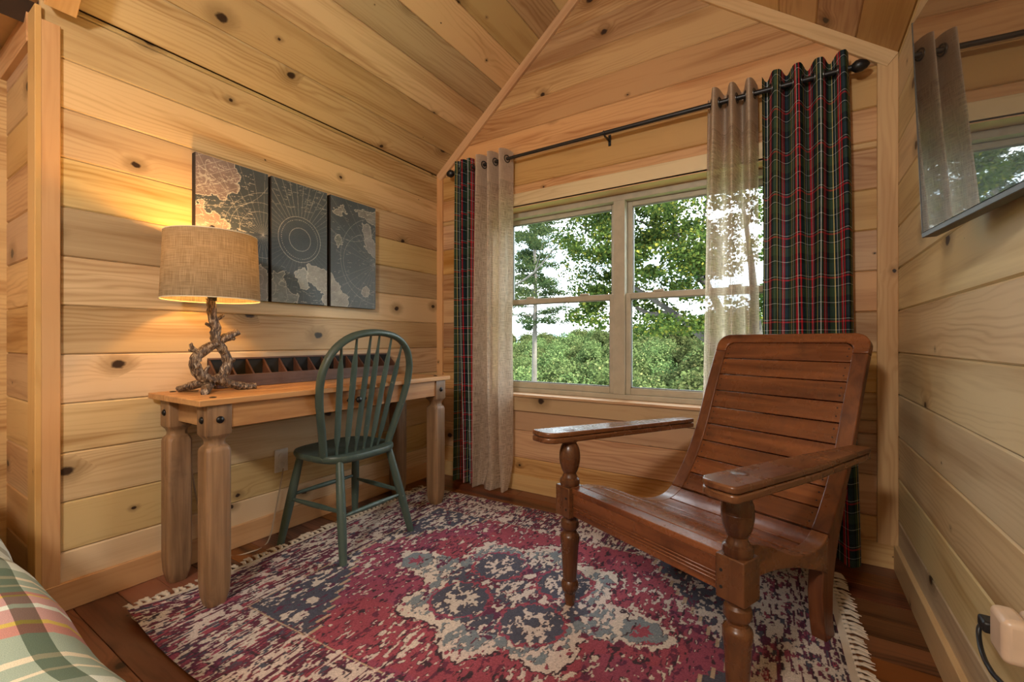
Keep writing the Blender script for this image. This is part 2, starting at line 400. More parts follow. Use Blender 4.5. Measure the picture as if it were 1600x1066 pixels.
# ------------------------------------------------------------------ room dimensions
XL, XR, YB, YF, YR = -2.285, .385, 2.54, .43, -3.2
ZW, XC, SL = 2.255, -.95, .80
ZR = ZW + SL * (XC - XL)
BW, B0 = .1835, .215
def roof(x): return ZW + SL * min(x - XL, XR - x)
TH = .018
# slabs behind the boards: interior faces lie TH behind the board faces
wl = MB().box(XL - TH - .10, XL - TH, YF, YB + .12, 0, ZW + .05).build('wall_left', 'dark_gap', kind='structure')
wr = MB().box(XR + TH, XR + TH + .10, YR, YB + .12, 0, ZW + .05).build('wall_right', 'dark_gap', kind='structure')
# window opening
WX0, WX1, WZ0, WZ1 = -1.77, -.03, .641, 1.898
m = MB(); y0, y1 = YB + TH, YB + .20
m.box(XL - .12, WX0, y0, y1, 0, ZW); m.box(WX1, XR + .12, y0, y1, 0, ZW)
m.box(WX0, WX1, y0, y1, 0, WZ0); m.box(WX0, WX1, y0, y1, WZ1, ZW)
m.prism([(XL - .12, ZW), (XR + .12, ZW), (XC, ZR + .12)], y0, y1, 'Y')
wb = m.build('wall_back', 'dark_gap', kind='structure')
# ceilings
sn, cs_ = SL / math.hypot(1, SL), 1 / math.hypot(1, SL)
def slab(name, x0, x1, yA, yB_):
    z0, z1 = roof(x0), roof(x1)
    return MB().prism([(x0, z0 + .02), (x1, z1 + .02), (x1, z1 + .16), (x0, z0 + .16)], yA, yB_, 'Y').build(name, 'dark_gap', kind='structure')
cl = slab('ceiling', XL - .12, XC, YR, YB + .2)
cr_ = slab('ceiling', XC, XR + .12, YR, YB + .2)
# rear part of the room (behind the camera) and the side niche
XN = -2.81
wn_ = MB().box(XN - .1, XN, YR, YF + .1, 0, 2.5).build('wall_niche', 'pine', kind='structure')
wrear = MB().box(XN, XR + .1, YR - .1, YR, 0, ZR + .2).build('wall_rear', 'pine', kind='structure')
wret = MB().box(XN, XL - TH - .1, YF + TH, YF + .12, 0, 2.5).build('wall_return', 'dark_gap', kind='structure')
cn = MB().prism([(YR, 2.235), (YF + .1, 2.235), (YF + .1, 2.36), (YR, 2.36)], XN - .1, XL - .02, 'X').build('ceiling', 'pine', kind='structure')
# floor
fl = MB().box(XN - .1, XR + .1, YR, YB + .1, -.12, -.02).build('floor', 'dark_gap', kind='structure')
y = YR
k = 0
while y < YB:
    wd = .128
    cuts = [XN] + ([XN + .9 + random.random() * 1.6] if True else []) + [XR + .02]
    for a, b in zip(cuts[:-1], cuts[1:]):
        q = MB().box(0, b - a - .001, -.02, 0, .0008, min(wd, YB + .02 - y) - .0008)
        o = q.build('plank', 'floor', fl, bevel=.0012, seg=1)
        axes(o, (a, y, 0), (1, 0, 0), (0, 0, 1), (0, 1, 0))
    y += wd; k += 1
# left wall boards
zs = [0.0] + [B0 + BW * i for i in range(12)]
zs = [z for z in zs if z < ZW - .02] + [ZW]
for a, b in zip(zs[:-1], zs[1:]):
    L = YB - YF
    board('board', wl, 'pine_pale_lit', (XL - TH, YF, a), (0, 1, 0), (0, 0, 1), 0, L, 0, L, b - a)
for a, b in zip(zs[:-1], zs[1:]):
    L = YB - YR
    board('board', wr, 'pine_pale_daylit', (XR + TH, YB, a), (0, -1, 0), (0, 0, 1), 0, L, 0, L, b - a)
# back wall boards (split at the window, cut to the gable)
def xlim(z):
    if z <= ZW: return XL, XR
    return XL + (z - ZW) / SL, XR - (z - ZW) / SL
zb = [0.0] + [B0 + BW * i for i in range(17)]
zb = [z for z in zb if z < ZR - .03] + [ZR - .005]
for a, b in zip(zb[:-1], zb[1:]):
    cut = [(a, b)]
    for zc_ in (ZW, WZ0, WZ1):
        if a + .004 < zc_ < b - .004: cut = [(a, zc_), (zc_, b)]
    for a2, b2 in cut:
        l0, r0 = xlim(a2); l1, r1 = xlim(b2)
        segs = [(l0, r0, l1, r1)]
        if b2 > WZ0 + .01 and a2 < WZ1 - .01: segs = [(l0, WX0, l1, WX0), (WX1, r0, WX1, r1)]
        for s0, e0, s1, e1 in segs:
            board('board', wb, 'pine', (s0, YB + TH, a2), (1, 0, 0), (0, 0, 1), 0, e0 - s0, s1 - s0, e1 - s0, b2 - a2)
# ceiling boards
SLEN = (XC - XL) * math.hypot(1, SL); nb = 9; cw = SLEN / nb
for i in range(nb):
    t0 = i * cw
    # left slope: ez up the slope, ex so that the front face (-ey) points into the room
    o_ = Vector((XL, YB, ZW)) + Vector((cs_, 0, sn)) * t0 + Vector((-sn, 0, cs_)) * TH
    off = random.choice((2.9, 3.6, 4.4))
    for a, b in ((0, off), (off, YB - YR)):
        ob = board('board', cl, 'pine_pale_lit', o_, (0, 1, 0), (cs_, 0, sn), -b, -a - .001, -b, -a - .001, cw)
    o_ = Vector((XR, YB, ZW)) + Vector((-cs_, 0, sn)) * t0 + Vector((sn, 0, cs_)) * TH
    for a, b in ((0, off), (off, YB - YR)):
        board('board', cr_, 'pine', o_, (0, -1, 0), (-cs_, 0, sn), a, b - .001, a, b - .001, cw)
# return wall boards, baseboards, trims
L = XL - .13 - XN
for a, b in zip(zs[:-1], zs[1:]):
    board('board', wret, 'pine', (XN, YF + TH, a), (1, 0, 0), (0, 0, 1), 0, L, 0, L, b - a)
def strip(name, org, ex, ez, length, width, thick=.016, mat='trim', kind='structure', parent=None, c0=0, c1=0, ch=.002):
    o = board(name, parent, mat, org, ex, ez, 0, length, c0, length + c1, width, thick, ch, 0)
    if kind and parent is None: o['kind'] = kind
    return o
strip('baseboard_left', (XL, YF, 0), (0, 1, 0), (0, 0, 1), YB - YF, .105)
strip('baseboard_back', (XL, YB, 0), (1, 0, 0), (0, 0, 1), XR - XL, .105)
strip('baseboard_right', (XR, YB, 0), (0, -1, 0), (0, 0, 1), YB - YR, .110)
# vertical corner trims on the back wall (ex up, ez to the left so that the face looks into the room)
strip('trim_1', (XL + .055, YB, .105), (0, 0, 1), (-1, 0, 0), ZW - .105, .055, c1=0)
strip('trim_2', (XR, YB, .105), (0, 0, 1), (-1, 0, 0), ZW - .105, .072)
gl = (XC - XL) * math.hypot(1, SL)
strip('trim_3', Vector((XL, YB, ZW)) - Vector((-sn, 0, cs_)) * .062, (cs_, 0, sn), (-sn, 0, cs_), gl, .062, .020)
strip('trim_4', Vector((XC, YB, ZR)) - Vector((sn, 0, cs_)) * .062, (cs_, 0, -sn), (sn, 0, cs_), gl, .062, .020)
# alcove edge: trims on the left wall, on its return face and up the ceiling edge
strip('trim_5', (XL, YF + .050, 0), (0, 0, 1), (0, -1, 0), 2.155, .050, .014)
strip('trim_6', (XL + .014, YF, 0), (0, 0, 1), (-1, 0, 0), 2.20, .10, .016)
strip('trim_7', Vector((XL, YF + .085, ZW)), (cs_, 0, sn), (0, -1, 0), gl, .085, .080)
strip('trim_8', (XN, YF, 2.10), (1, 0, 0), (0, 0, 1), XL - XN - .085, .115, .02)
strip('trim_9', (XN, YF - .10, 0), (0, 0, 1), (0, -1, 0), 2.2, .09, .014)
# window casing and apron
strip('trim_10', (WX0 - .08, YB, WZ1), (1, 0, 0), (0, 0, 1), WX1 - WX0 + .16, .092, .018, 'pine_pale_daylit')
strip('trim_11', (WX0 - .08, YB, .533), (1, 0, 0), (0, 0, 1), WX1 - WX0 + .16, .10, .018, 'pine_pale_lit')
strip('trim_12', (WX0, YB, WZ0), (0, 0, 1), (-1, 0, 0), WZ1 - WZ0, .08, .018)
strip('trim_13', (WX1 + .08, YB, WZ0), (0, 0, 1), (-1, 0, 0), WZ1 - WZ0, .08, .018)
# jamb liners and stool
FY = 2.635
for nm, bx in (('trim_14', (WX0, WX1, YB - .018, FY, WZ1 - .004, WZ1 + .012)), ('trim_15', (WX0 - .012, WX0 + .004, YB - .018, FY, WZ0, WZ1)),
               ('trim_16', (WX1 - .004, WX1 + .012, YB - .018, FY, WZ0, WZ1)), ('trim_17', (WX0 - .06, WX1 + .06, YB - .030, FY, WZ0 - .012, WZ0 + .004))):
    MB().box(*bx).build(nm, 'trim', kind='structure', bevel=.002)
# twin double-hung window
win = root('window_1', (-.9, FY, WZ0), kind='structure')
def wbox(name, mat, par, bxs, bevel=.003, off=(-.9, FY, WZ0)):
    m = MB()
    for b in bxs: m.box(*b)
    return m.build(name, mat, par, bevel=bevel, off=off)
MX = -.897
z0, z1 = WZ0 + .004, WZ1 - .004
wbox('frame', 'vinyl', win, [(WX0 + .004, WX0 + .04, FY - .01, FY + .09, z0, z1), (WX1 - .04, WX1 - .004, FY - .01, FY + .09, z0, z1),
     (WX0 + .04, WX1 - .04, FY - .01, FY + .09, z1 - .038, z1), (WX0 + .04, WX1 - .04, FY - .01, FY + .09, z0, z0 + .030)])
wbox('mullion', 'vinyl', win, [(MX - .036, MX + .036, FY - .014, FY + .09, z0 + .03, z1 - .038)])
ZM = 1.272
for xa, xb in ((WX0 + .04, MX - .036), (MX + .036, WX1 - .04)):
    for lower in (0, 1):
        if lower: ya, yb, a, b = FY + .004, FY + .036, z0 + .030, ZM + .018
        else: ya, yb, a, b = FY + .042, FY + .074, ZM - .018, z1 - .038
        st = .030
        zb_, zt_ = a + (.040 if lower else .036), b - (.034 if lower else .030)
        s = wbox('sash', 'vinyl', win, [(xa, xa + st, ya, yb, a, b), (xb - st, xb, ya, yb, a, b), (xa + st, xb - st, ya, yb, a, zb_), (xa + st, xb - st, ya, yb, zt_, b)])
        wbox('pane', 'glass', s, [(xa + st - .005, xb - st + .005, (ya + yb) / 2 - .002, (ya + yb) / 2 + .002, zb_ - .005, zt_ + .005)], 0)
        wbox('gasket', 'vinyl_dark', s, [(xa + st, xa + st + .005, ya + .008, yb - .008, zb_, zt_), (xb - st - .005, xb - st, ya + .008, yb - .008, zb_, zt_),
             (xa + st, xb - st, ya + .008, yb - .008, zb_, zb_ + .006), (xa + st, xb - st, ya + .008, yb - .008, zt_ - .006, zt_)], 0)
        if lower:
            xm = (xa + xb) / 2
            for dx in (-.2, .2):
                wbox('sash_lock', 'vinyl', s, [(xm + dx - .03, xm + dx + .03, ya - .004, ya + .022, b, b + .014)], .004)

# ------------------------------------------------------------------ curtain rod
RZ, RY = 2.208, 2.455
rod = root('curtain_rod', (-.92, RY, RZ), label='long thin black curtain rod across the wall above the window', cat='curtain rod')
ro = (-.92, RY, RZ)
MB().tube([(-2.06, RY, RZ), (-.93, RY, RZ)], .0105, 14).build('pole', 'rod', rod, off=ro, smooth=40)
MB().tube([(-.935, RY, RZ), (.215, RY, RZ)], .0125, 14).build('pole', 'rod', rod, off=ro, smooth=40)
for x, sg in ((-2.06, -1), (.215, 1)):
    pr = [(.010, 0), (.016, .004), (.024, .014), (.027, .026), (.025, .038), (.017, .054), (.006, .064), (.001, .066)]
    n = 20
    MB().loft([[(x + sg * z, RY + r * math.cos(2 * PI * i / n), RZ + r * math.sin(2 * PI * i / n)) for i in range(n)] for r, z in pr]).build('finial', 'rod', rod, off=ro, smooth=60)
for x in (-2.035, -.925, .19):
    m = MB(); m.box(x - .008, x + .008, YB - .006, YB, RZ - .045, RZ + .02); m.box(x - .005, x + .005, RY, YB - .004, RZ - .022, RZ - .014)
    m.tube([(x, RY, RZ - .016), (x, RY - .016, RZ - .008), (x, RY - .018, RZ + .006)], .005, 8)
    m.build('bracket', 'rod', rod, off=ro, bevel=.001)

def curtain(name, mat, x0, x1, n, amp, ztop, zbot, ph, label, cat, bot=(0, 0), stretch=3.0, grom=True, puddle=0.0, nz=44):
    per = 40; N = n * per; vs = []; uv = []
    arc = [0.0]
    for i in range(1, N + 1):
        a = 2 * PI * n * (i - 1) / N + ph; b = 2 * PI * n * i / N + ph
        arc.append(arc[-1] + math.hypot((x1 - x0) / N, amp * (math.sin(b) - math.sin(a))))
    for j in range(nz + 1):
        k = j / nz
        for i in range(N + 1):
            s = i / N; a = 2 * PI * n * s + ph
            xa = x0 + (x1 - x0) * s; xb_ = x0 + bot[0] + (x1 + bot[1] - x0 - bot[0]) * s
            wv = .006 * math.sin(7 * k + 5 * s * n) * k
            am = amp * (1 - .22 * k + .10 * math.sin(3.3 * s * n + 1.3))
            x = xa + (xb_ - xa) * k ** .8 + wv + .012 * k * math.sin(a * .5 + 2.0)
            yy = RY + am * math.sin(a + .45 * k * math.sin(1.7 * s * n + ph)) + .010 * k * math.sin(a * 2 + 4 * k)
            z = ztop + (zbot - ztop) * k
            if j == 0: z -= .012 * (.5 - .5 * math.cos(2 * a))
            if puddle and k > .90:
                q = (k - .90) / .10
                yy -= puddle * q * q * (.6 + .4 * math.sin(a)); x += .02 * q * math.sin(a * .5)
                z = max(z, .004 + .006 * (1 + math.sin(a)))
            vs.append((x, yy, z)); uv.append((arc[i], z))
    W_ = N + 1
    fs = [(j * W_ + i, j * W_ + i + 1, (j + 1) * W_ + i + 1, (j + 1) * W_ + i) for j in range(nz) for i in range(N)]
    rt = root(name, ((x0 + x1) / 2, RY, 0), label=label, cat=cat)
    of = ((x0 + x1) / 2, RY, 0)
    me = bpy.data.meshes.new('cloth'); me.from_pydata([(a - of[0], b - of[1], c) for a, b, c in vs], [], fs)
    ul = me.uv_layers.new(name='UVMap'); li = np.array([l.vertex_index for l in me.loops]); U = np.array(uv)[li]
    ul.data.foreach_set('uv', U.astype(np.float32).ravel())
    me.materials.append(M[mat]); me.shade_smooth()
    o = bpy.data.objects.new('cloth', me); COL.objects.link(o); o.parent = rt
    for q in range(2 * n + 1):                                    # grommets where the cloth crosses the rod
        s = (q * PI - ph) / (2 * PI * n)
        if not (0.015 < s < .985): continue
        x = x0 + (x1 - x0) * s
        slope = amp * 2 * PI * n / (x1 - x0) * math.cos(q * PI)
        tg = Vector((1, slope, 0)).normalized(); nr = Vector((-tg.y, tg.x, 0))
        c = Vector((x, RY, RZ))
        ring = [c + tg * (.0235 * math.cos(a)) + Vector((0, 0, 1)) * (.0235 * math.sin(a)) for a in np.linspace(0, 2 * PI, 17)[:-1]]
        MB().tube(ring, .0042, 6, closed=True).build('grommet', 'chrome', rt, off=of, smooth=60)
    return rt
curtain('plaid_curtain', 'tartan', -2.045, -1.885, 3, .050, 2.275, .012, .4, 'dark green and red plaid curtain in the corner beside the desk end', 'curtain', bot=(-.01, .015))
curtain('sheer_curtain', 'sheer', -1.865, -1.585, 3, .062, 2.275, .006, 1.2, 'beige linen curtain at the desk end of the rod, its hem puddling on the floor', 'curtain', bot=(-.03, .01), puddle=.05)
curtain('sheer_curtain', 'sheer', -.380, -.150, 3, .062, 2.275, .010, 1.0, 'beige linen curtain behind the slatted lounge chair, lit through by the window', 'curtain', bot=(-.03, .02))
curtain('plaid_curtain', 'tartan', -.130, .205, 4, .046, 2.285, .012, .2, 'dark green and red plaid curtain behind the slatted lounge chair', 'curtain', bot=(.0, .03))

# ------------------------------------------------------------------ desk
DX0, DX1, DY0, DY1, DZ = -2.262, -1.800, .737, 2.113, .785
do = ((DX0 + DX1) / 2, (DY0 + DY1) / 2, 0)
desk = root('writing_desk', do, label='long narrow rustic pine desk with chunky legs along the left wall', cat='desk')
pw = (DX1 - DX0) / 3
for i in range(3):
    MB().box(DX0 + i * pw + .0004, DX0 + (i + 1) * pw - .0004, DY0, DY1, DZ - .024, DZ).build('top_plank', 'desk_y', desk, off=do, bevel=.003)
LW = .086
lx = (DX0 + .045 + LW / 2 - .01, DX1 - .012 - LW / 2); ly = (DY0 + .030 + LW / 2, DY1 - .030 - LW / 2)
def sq(c, h, ch, z):
    a, b = h, h - ch
    return [(c[0] + x, c[1] + y, z) for x, y in ((a, b), (b, a), (-b, a), (-a, b), (-a, -b), (-b, -a), (b, -a), (a, -b))]
for x in lx:
    for y in ly:
        c = (x, y); h = LW / 2
        prof = [(h - .012, .012, 0), (h - .003, .010, .045), (h, .009, .10), (h, .009, .585), (h - .002, .012, .598), (h - .012, .012, .610), (h - .013, .012, .622),
                (h - .010, .010, .634), (h - .002, .006, .645), (h, .003, .650), (h, .003, DZ - .024)]
        lg = MB().loft([sq(c, a, b, z) for a, b, z in prof]).build('leg', 'desk_z', desk, off=do, bevel=.002)
        for dx, dy in ((1, 0), (-1, 0), (0, 1), (0, -1)):
            if (dx and (x == lx[1]) != (dx > 0)) or (dy and (y == ly[1]) != (dy > 0)): continue
            m = MB(); n = 14
            rings = [[(x + dx * (h + q) + (0 if dx else r * math.cos(2 * PI * i / n)), y + dy * (h + q) + (0 if dy else r * math.cos(2 * PI * i / n)), .705 + r * math.sin(2 * PI * i / n)) for i in range(n)]
                     for r, q in ((.0135, -.003), (.0135, .003), (.011, .006), (.006, .009), (.001, .010))]
            m.loft(rings).build('bolt_head', 'iron', lg, off=do, smooth=70)
ap = .092
MB().box(DX1 - .040, DX1 - .020, ly[0] + .03, ly[1] - .03, DZ - .024 - ap, DZ - .024).build('apron', 'desk_y', desk, off=do, bevel=.002)
MB().box(DX0 + .045, DX0 + .065, ly[0] + .03, ly[1] - .03, DZ - .024 - ap, DZ - .024).build('apron', 'desk_y', desk, off=do, bevel=.002)
for y in ly:
    MB().box(lx[0] + .03, lx[1] - .03, y - .010, y + .010, DZ - .024 - ap, DZ - .024).build('apron', 'desk_x', desk, off=do, bevel=.002)
yk = 1.43
kn = MB(); n = 14
kn.loft([[(DX1 - .020 + q, yk + r * math.cos(2 * PI * i / n), .712 + r * math.sin(2 * PI * i / n)) for i in range(n)] for r, q in ((.006, -.002), (.006, .010), (.015, .014), (.016, .020), (.010, .027), (.001, .029))])
kn.build('knob', 'iron', desk, off=do, smooth=60)
for dy in (-.045, .045):
    MB().prism([(yk + dy - .014, .712), (yk + dy, .698), (yk + dy + .014, .712), (yk + dy, .726)], DX1 - .022, DX1 - .016, 'X').build('iron_stud', 'iron', desk, off=do)
for x, y in ((DX1 - .06, DY0 + .07), (DX0 + .05, DY0 + .07), (DX1 - .06, DY1 - .07), (DX0 + .05, DY1 - .07)):
    MB().lathe([(.012, DZ - .001), (.012, DZ + .002), (.006, DZ + .004), (.001, DZ + .0045)], x, y, 14).build('top_stud', 'iron', desk, off=do, smooth=60)

# ------------------------------------------------------------------ cubby tray on the desk
cy0, cy1, cxf, cxb = .955, 2.02, -2.165, -2.258
co = ((cxf + cxb) / 2, (cy0 + cy1) / 2, DZ)
cub = root('cubby_tray', co, label='long dark wooden tray with a row of open compartments on the desk', cat='tray')
MB().box(cxf - .012, cxf, cy0, cy1, DZ + .001, DZ + .060).build('front_board', 'cubby', cub, off=co, bevel=.002)
MB().box(cxb, cxb + .010, cy0, cy1, DZ + .001, DZ + .128).build('back_board', 'black_in', cub, off=co)
MB().box(cxb, cxb + .014, cy0, cy1, DZ + .128, DZ + .136).build('top_rail', 'cubby', cub, off=co, bevel=.001)
MB().box(cxb + .01, cxf - .012, cy0, cy1, DZ + .001, DZ + .012).build('bottom_board', 'black_in', cub, off=co)
nd = 13
for i in range(nd + 1):
    y = cy0 + (cy1 - cy0 - .009) * i / nd
    MB().prism([(cxb + .010, DZ + .010), (cxf - .012, DZ + .010), (cxf - .012, DZ + .060), (cxb + .012, DZ + .127), (cxb + .010, DZ + .127)], y, y + .009, 'Y').build('divider', 'cubby_div', cub, off=co, bevel=.001, seg=1)

# ------------------------------------------------------------------ table lamp
lc = (-2.075, .897); lo = (lc[0], lc[1], DZ)
lamp = root('table_lamp', lo, label='lit table lamp with beige drum shade and twisted branch base', cat='lamp')
def W(y, z, x=0): return (lc[0] + x, lc[1] + y, DZ + z)
def limb(pts, rads, jit=.26, n=12):
    # resample with small knobbly wobble
    P = [Vector(p) for p in pts]; out = []; rr = []
    for i in range(len(P) - 1):
        p0, p1, p2, p3 = P[max(i - 1, 0)], P[i], P[i + 1], P[min(i + 2, len(P) - 1)]
        for q in range(5):
            t = q / 5
            out.append(.5 * ((2 * p1) + (p2 - p0) * t + (2 * p0 - 5 * p1 + 4 * p2 - p3) * t * t + (3 * p1 - p0 - 3 * p2 + p3) * t ** 3) + Vector([random.uniform(-.0012, .0012) for _ in range(3)]))
            rr.append((rads[i] * (1 - t) + rads[i + 1] * t) * random.uniform(.92, 1.08))
    out.append(P[-1]); rr.append(rads[-1])
    return out, rr, n, jit
br = MB()
for pts, rads in (
    ([W(-.005, .395), W(0, .33), W(.012, .27), W(.015, .22), W(.045, .17), W(.060, .12), W(.045, .07), W(.015, .045)], [.017, .018, .020, .019, .019, .020, .022, .024]),
    ([W(.105, .255), W(.07, .24), W(.02, .21), W(-.045, .165), W(-.065, .12), W(-.045, .075), W(-.005, .05)], [.014, .016, .018, .020, .021, .021, .022]),
    ([W(.01, .055), W(-.015, .03), W(-.045, .012, .05), W(-.065, .011, .085)], [.025, .021, .016, .013]),
    ([W(.02, .06), W(.06, .030, .01), W(.115, .015, .02), W(.165, .013, .03)], [.024, .020, .016, .013]),
    ([W(.0, .05), W(-.05, .03, -.05), W(-.09, .013, -.09)], [.022, .017, .012]),
    ([W(.005, .30), W(.03, .315), W(.045, .325)], [.009, .008, .007]),
    ([W(.0, .275), W(-.025, .288)], [.008, .006]), ([W(.045, .215), W(.075, .225), W(.09, .222)], [.008, .007, .006]),
    ([W(-.045, .165), W(-.07, .185), W(-.08, .205)], [.009, .008, .006]), ([W(-.055, .172), W(-.085, .178)], [.008, .005]),
    ([W(.06, .12), W(.085, .135)], [.012, .010]), ([W(-.03, .085), W(-.01, .11)], [.008, .006]), ([W(-.064, .11), W(-.085, .118)], [.008, .006])):
    o_, r_, n_, j_ = limb(pts, rads); br.tube(o_, r_, n_, jit=j_)
br.build('branch_base', 'bark', lamp, off=lo, smooth=32)
zt, zbm, rt_, rb_ = .660, .388, .166, .178
n = 48; m = MB(); rings = []
prof = [(rb_, zbm), (rt_, zt), (rt_ - .003, zt), (rb_ - .003, zbm)]
sh = MB().loft([[(lc[0] + r * math.cos(2 * PI * i / n), lc[1] + r * math.sin(2 * PI * i / n), DZ + z) for i in range(n)] for r, z in (prof[0], prof[1])], cap=False).build('lamp_shade', 'shade', lamp, off=lo, smooth=60)
me = sh.data; ul = me.uv_layers.new(name='UVMap')
for l in me.loops:
    v = me.vertices[l.vertex_index].co; ul.data[l.index].uv = ((math.atan2(v.y, v.x) / (2 * PI)) % 1.0 * 1.05, v.z)
for p in me.polygons:                       # keep the seam from wrapping
    us = [ul.data[i].uv[0] for i in p.loop_indices]
    if max(us) - min(us) > .5:
        for i in p.loop_indices:
            if ul.data[i].uv[0] < .5: ul.data[i].uv[0] += 1.05
for r, z in ((rb_, zbm), (rt_, zt)):
    MB().tube([(lc[0] + r * math.cos(a), lc[1] + r * math.sin(a), DZ + z) for a in np.linspace(0, 2 * PI, 49)[:-1]], .0022, 6, closed=True).build('shade_rim', 'shade_in', sh, off=lo, smooth=60)
sp = MB()
for a in (0, 2 * PI / 3, 4 * PI / 3): sp.tube([W(0, zt - .012), W(rt_ * math.sin(a) * .98, zt - .004, rt_ * math.cos(a) * .98)], .0018, 6)
sp.build('spider', 'chrome', lamp, off=lo)
MB().lathe([(.004, DZ + zt - .02), (.004, DZ + zt + .016), (.011, DZ + zt + .020), (.013, DZ + zt + .030), (.009, DZ + zt + .042), (.001, DZ + zt + .046)], *lc, 14).build('finial', 'bark', lamp, off=lo, smooth=50)
MB().lathe([(.017, DZ + .385), (.017, DZ + .44), (.013, DZ + .45)], *lc, 16).build('socket', 'iron', lamp, off=lo, smooth=40)
MB().lathe([(.012, DZ + .45), (.016, DZ + .465), (.028, DZ + .495), (.030, DZ + .515), (.024, DZ + .535), (.001, DZ + .545)], *lc, 18).build('bulb', 'bulb', lamp, off=lo, smooth=80)
bl = bpy.data.lights.new('bulb_light', 'POINT'); bl.energy = BULB; bl.color = (1, .50, .13); bl.shadow_soft_size = .03
bo = bpy.data.objects.new('bulb_light', bl); COL.objects.link(bo); bo.parent = lamp; bo.location = (0, 0, .585)
def curve_pts(pts, k=8):
    P = [Vector(p) for p in pts]; out = []
    for i in range(len(P) - 1):
        p0, p1, p2, p3 = P[max(i - 1, 0)], P[i], P[i + 1], P[min(i + 2, len(P) - 1)]
        for q in range(k):
            t = q / k; out.append(.5 * ((2 * p1) + (p2 - p0) * t + (2 * p0 - 5 * p1 + 4 * p2 - p3) * t * t + (3 * p1 - p0 - 3 * p2 + p3) * t ** 3))
    return out + [P[-1]]
cd = MB().tube(curve_pts([(-2.135, .87, DZ + .004), (-2.18, .83, DZ + .004), (-2.235, .84, DZ + .006), (-2.266, .86, DZ + .001), (-2.268, .87, .70), (-2.267, .90, .40), (-2.262, .95, .13), (-2.225, 1.02, .006), (-2.16, 1.10, .0045), (-2.20, 1.20, .005), (-2.258, 1.27, .12), (-2.262, 1.30, .25), (-2.262, 1.315, .33)]), .0035, 8).build('lamp_cord', 'cord', smooth=60)
tag(cd, 'thin beige lamp cord running behind the desk and along the floor', 'cord')

# ------------------------------------------------------------------ wall outlet under the desk
oo = (XL, 1.315, .37)
wo_ = root('wall_outlet', oo, label='pale outlet plate low on the wall under the desk', cat='outlet')
MB().box(XL, XL + .007, 1.315 - .036, 1.315 + .036, .31, .43).build('plate', 'white', wo_, off=oo, bevel=.003)
for z in (.347, .393):
    MB().lathe([(.016, 0), (.016, .003), (.014, .004)], n=18).build('socket', 'white', wo_, smooth=40).matrix_local = Matrix.Translation((.006, 0, z - .37)) @ Matrix.Rotation(PI / 2, 4, 'Y')

# ------------------------------------------------------------------ windsor chair (faces the desk)
wc = (-1.93, 1.475, 0)
wch = root('windsor_chair', wc, label='worn dark green bow-back spindle chair pulled up to the desk', cat='chair')
SZ = .455
# seat outline: x back (+) / front (-), y sideways
outl = []
for a in np.linspace(0, 2 * PI, 41)[:-1]:
    ca, sa = math.cos(a), math.sin(a)
    ex = .215 if ca < 0 else .185
    wy = .222 - .010 * ca
    sx = math.copysign(abs(ca) ** .62, ca); sy = math.copysign(abs(sa) ** .62, sa)
    outl.append((-.02 + ex * sx, wy * sy))
m = MB()
def rg(k, z, d=0): return [(x * k, y * k, z) for x, y in outl]
m.loft([rg(.90, SZ - .036), rg(.975, SZ - .030), rg(1.0, SZ - .018), rg(1.0, SZ - .007), rg(.985, SZ), rg(.90, SZ - .001), rg(.7, SZ - .007), rg(.4, SZ - .010), rg(.05, SZ - .009)])
m.build('seat', 'green', wch, smooth=50)
legs = {}
for nm, (tx, ty), (fx, fy) in (('a', (.120, -.150), (.245, -.222)), ('b', (.120, .150), (.240, .195)), ('c', (-.165, -.165), (-.195, -.255)), ('d', (-.165, .165), (-.205, .190))):
    a, b = Vector((tx, ty, SZ - .020)), Vector((fx, fy, 0)); legs[nm] = (a, b)
    ks = [0, .1, .3, .5, .7, .9, 1]
    MB().tube([a.lerp(b, k) for k in ks], [.017, .0185, .0205, .0215, .0205, .018, .0165], 14).build('leg', 'green', wch, smooth=50)
def on(nm, z): a, b = legs[nm]; k = (a.z - z) / (a.z - b.z); return a.lerp(b, k)
for p, q, z1_, z2_ in (('a', 'b', .195, .195), ('c', 'a', .215, .215), ('d', 'b', .215, .215), ('c', 'd', .235, .235)):
    A, B = on(p, z1_), on(q, z2_)
    MB().tube([A.lerp(B, k) for k in (0, .15, .35, .5, .65, .85, 1)], [.0075, .009, .0115, .0125, .0115, .009, .0075], 12).build('stretcher', 'green', wch, smooth=50)
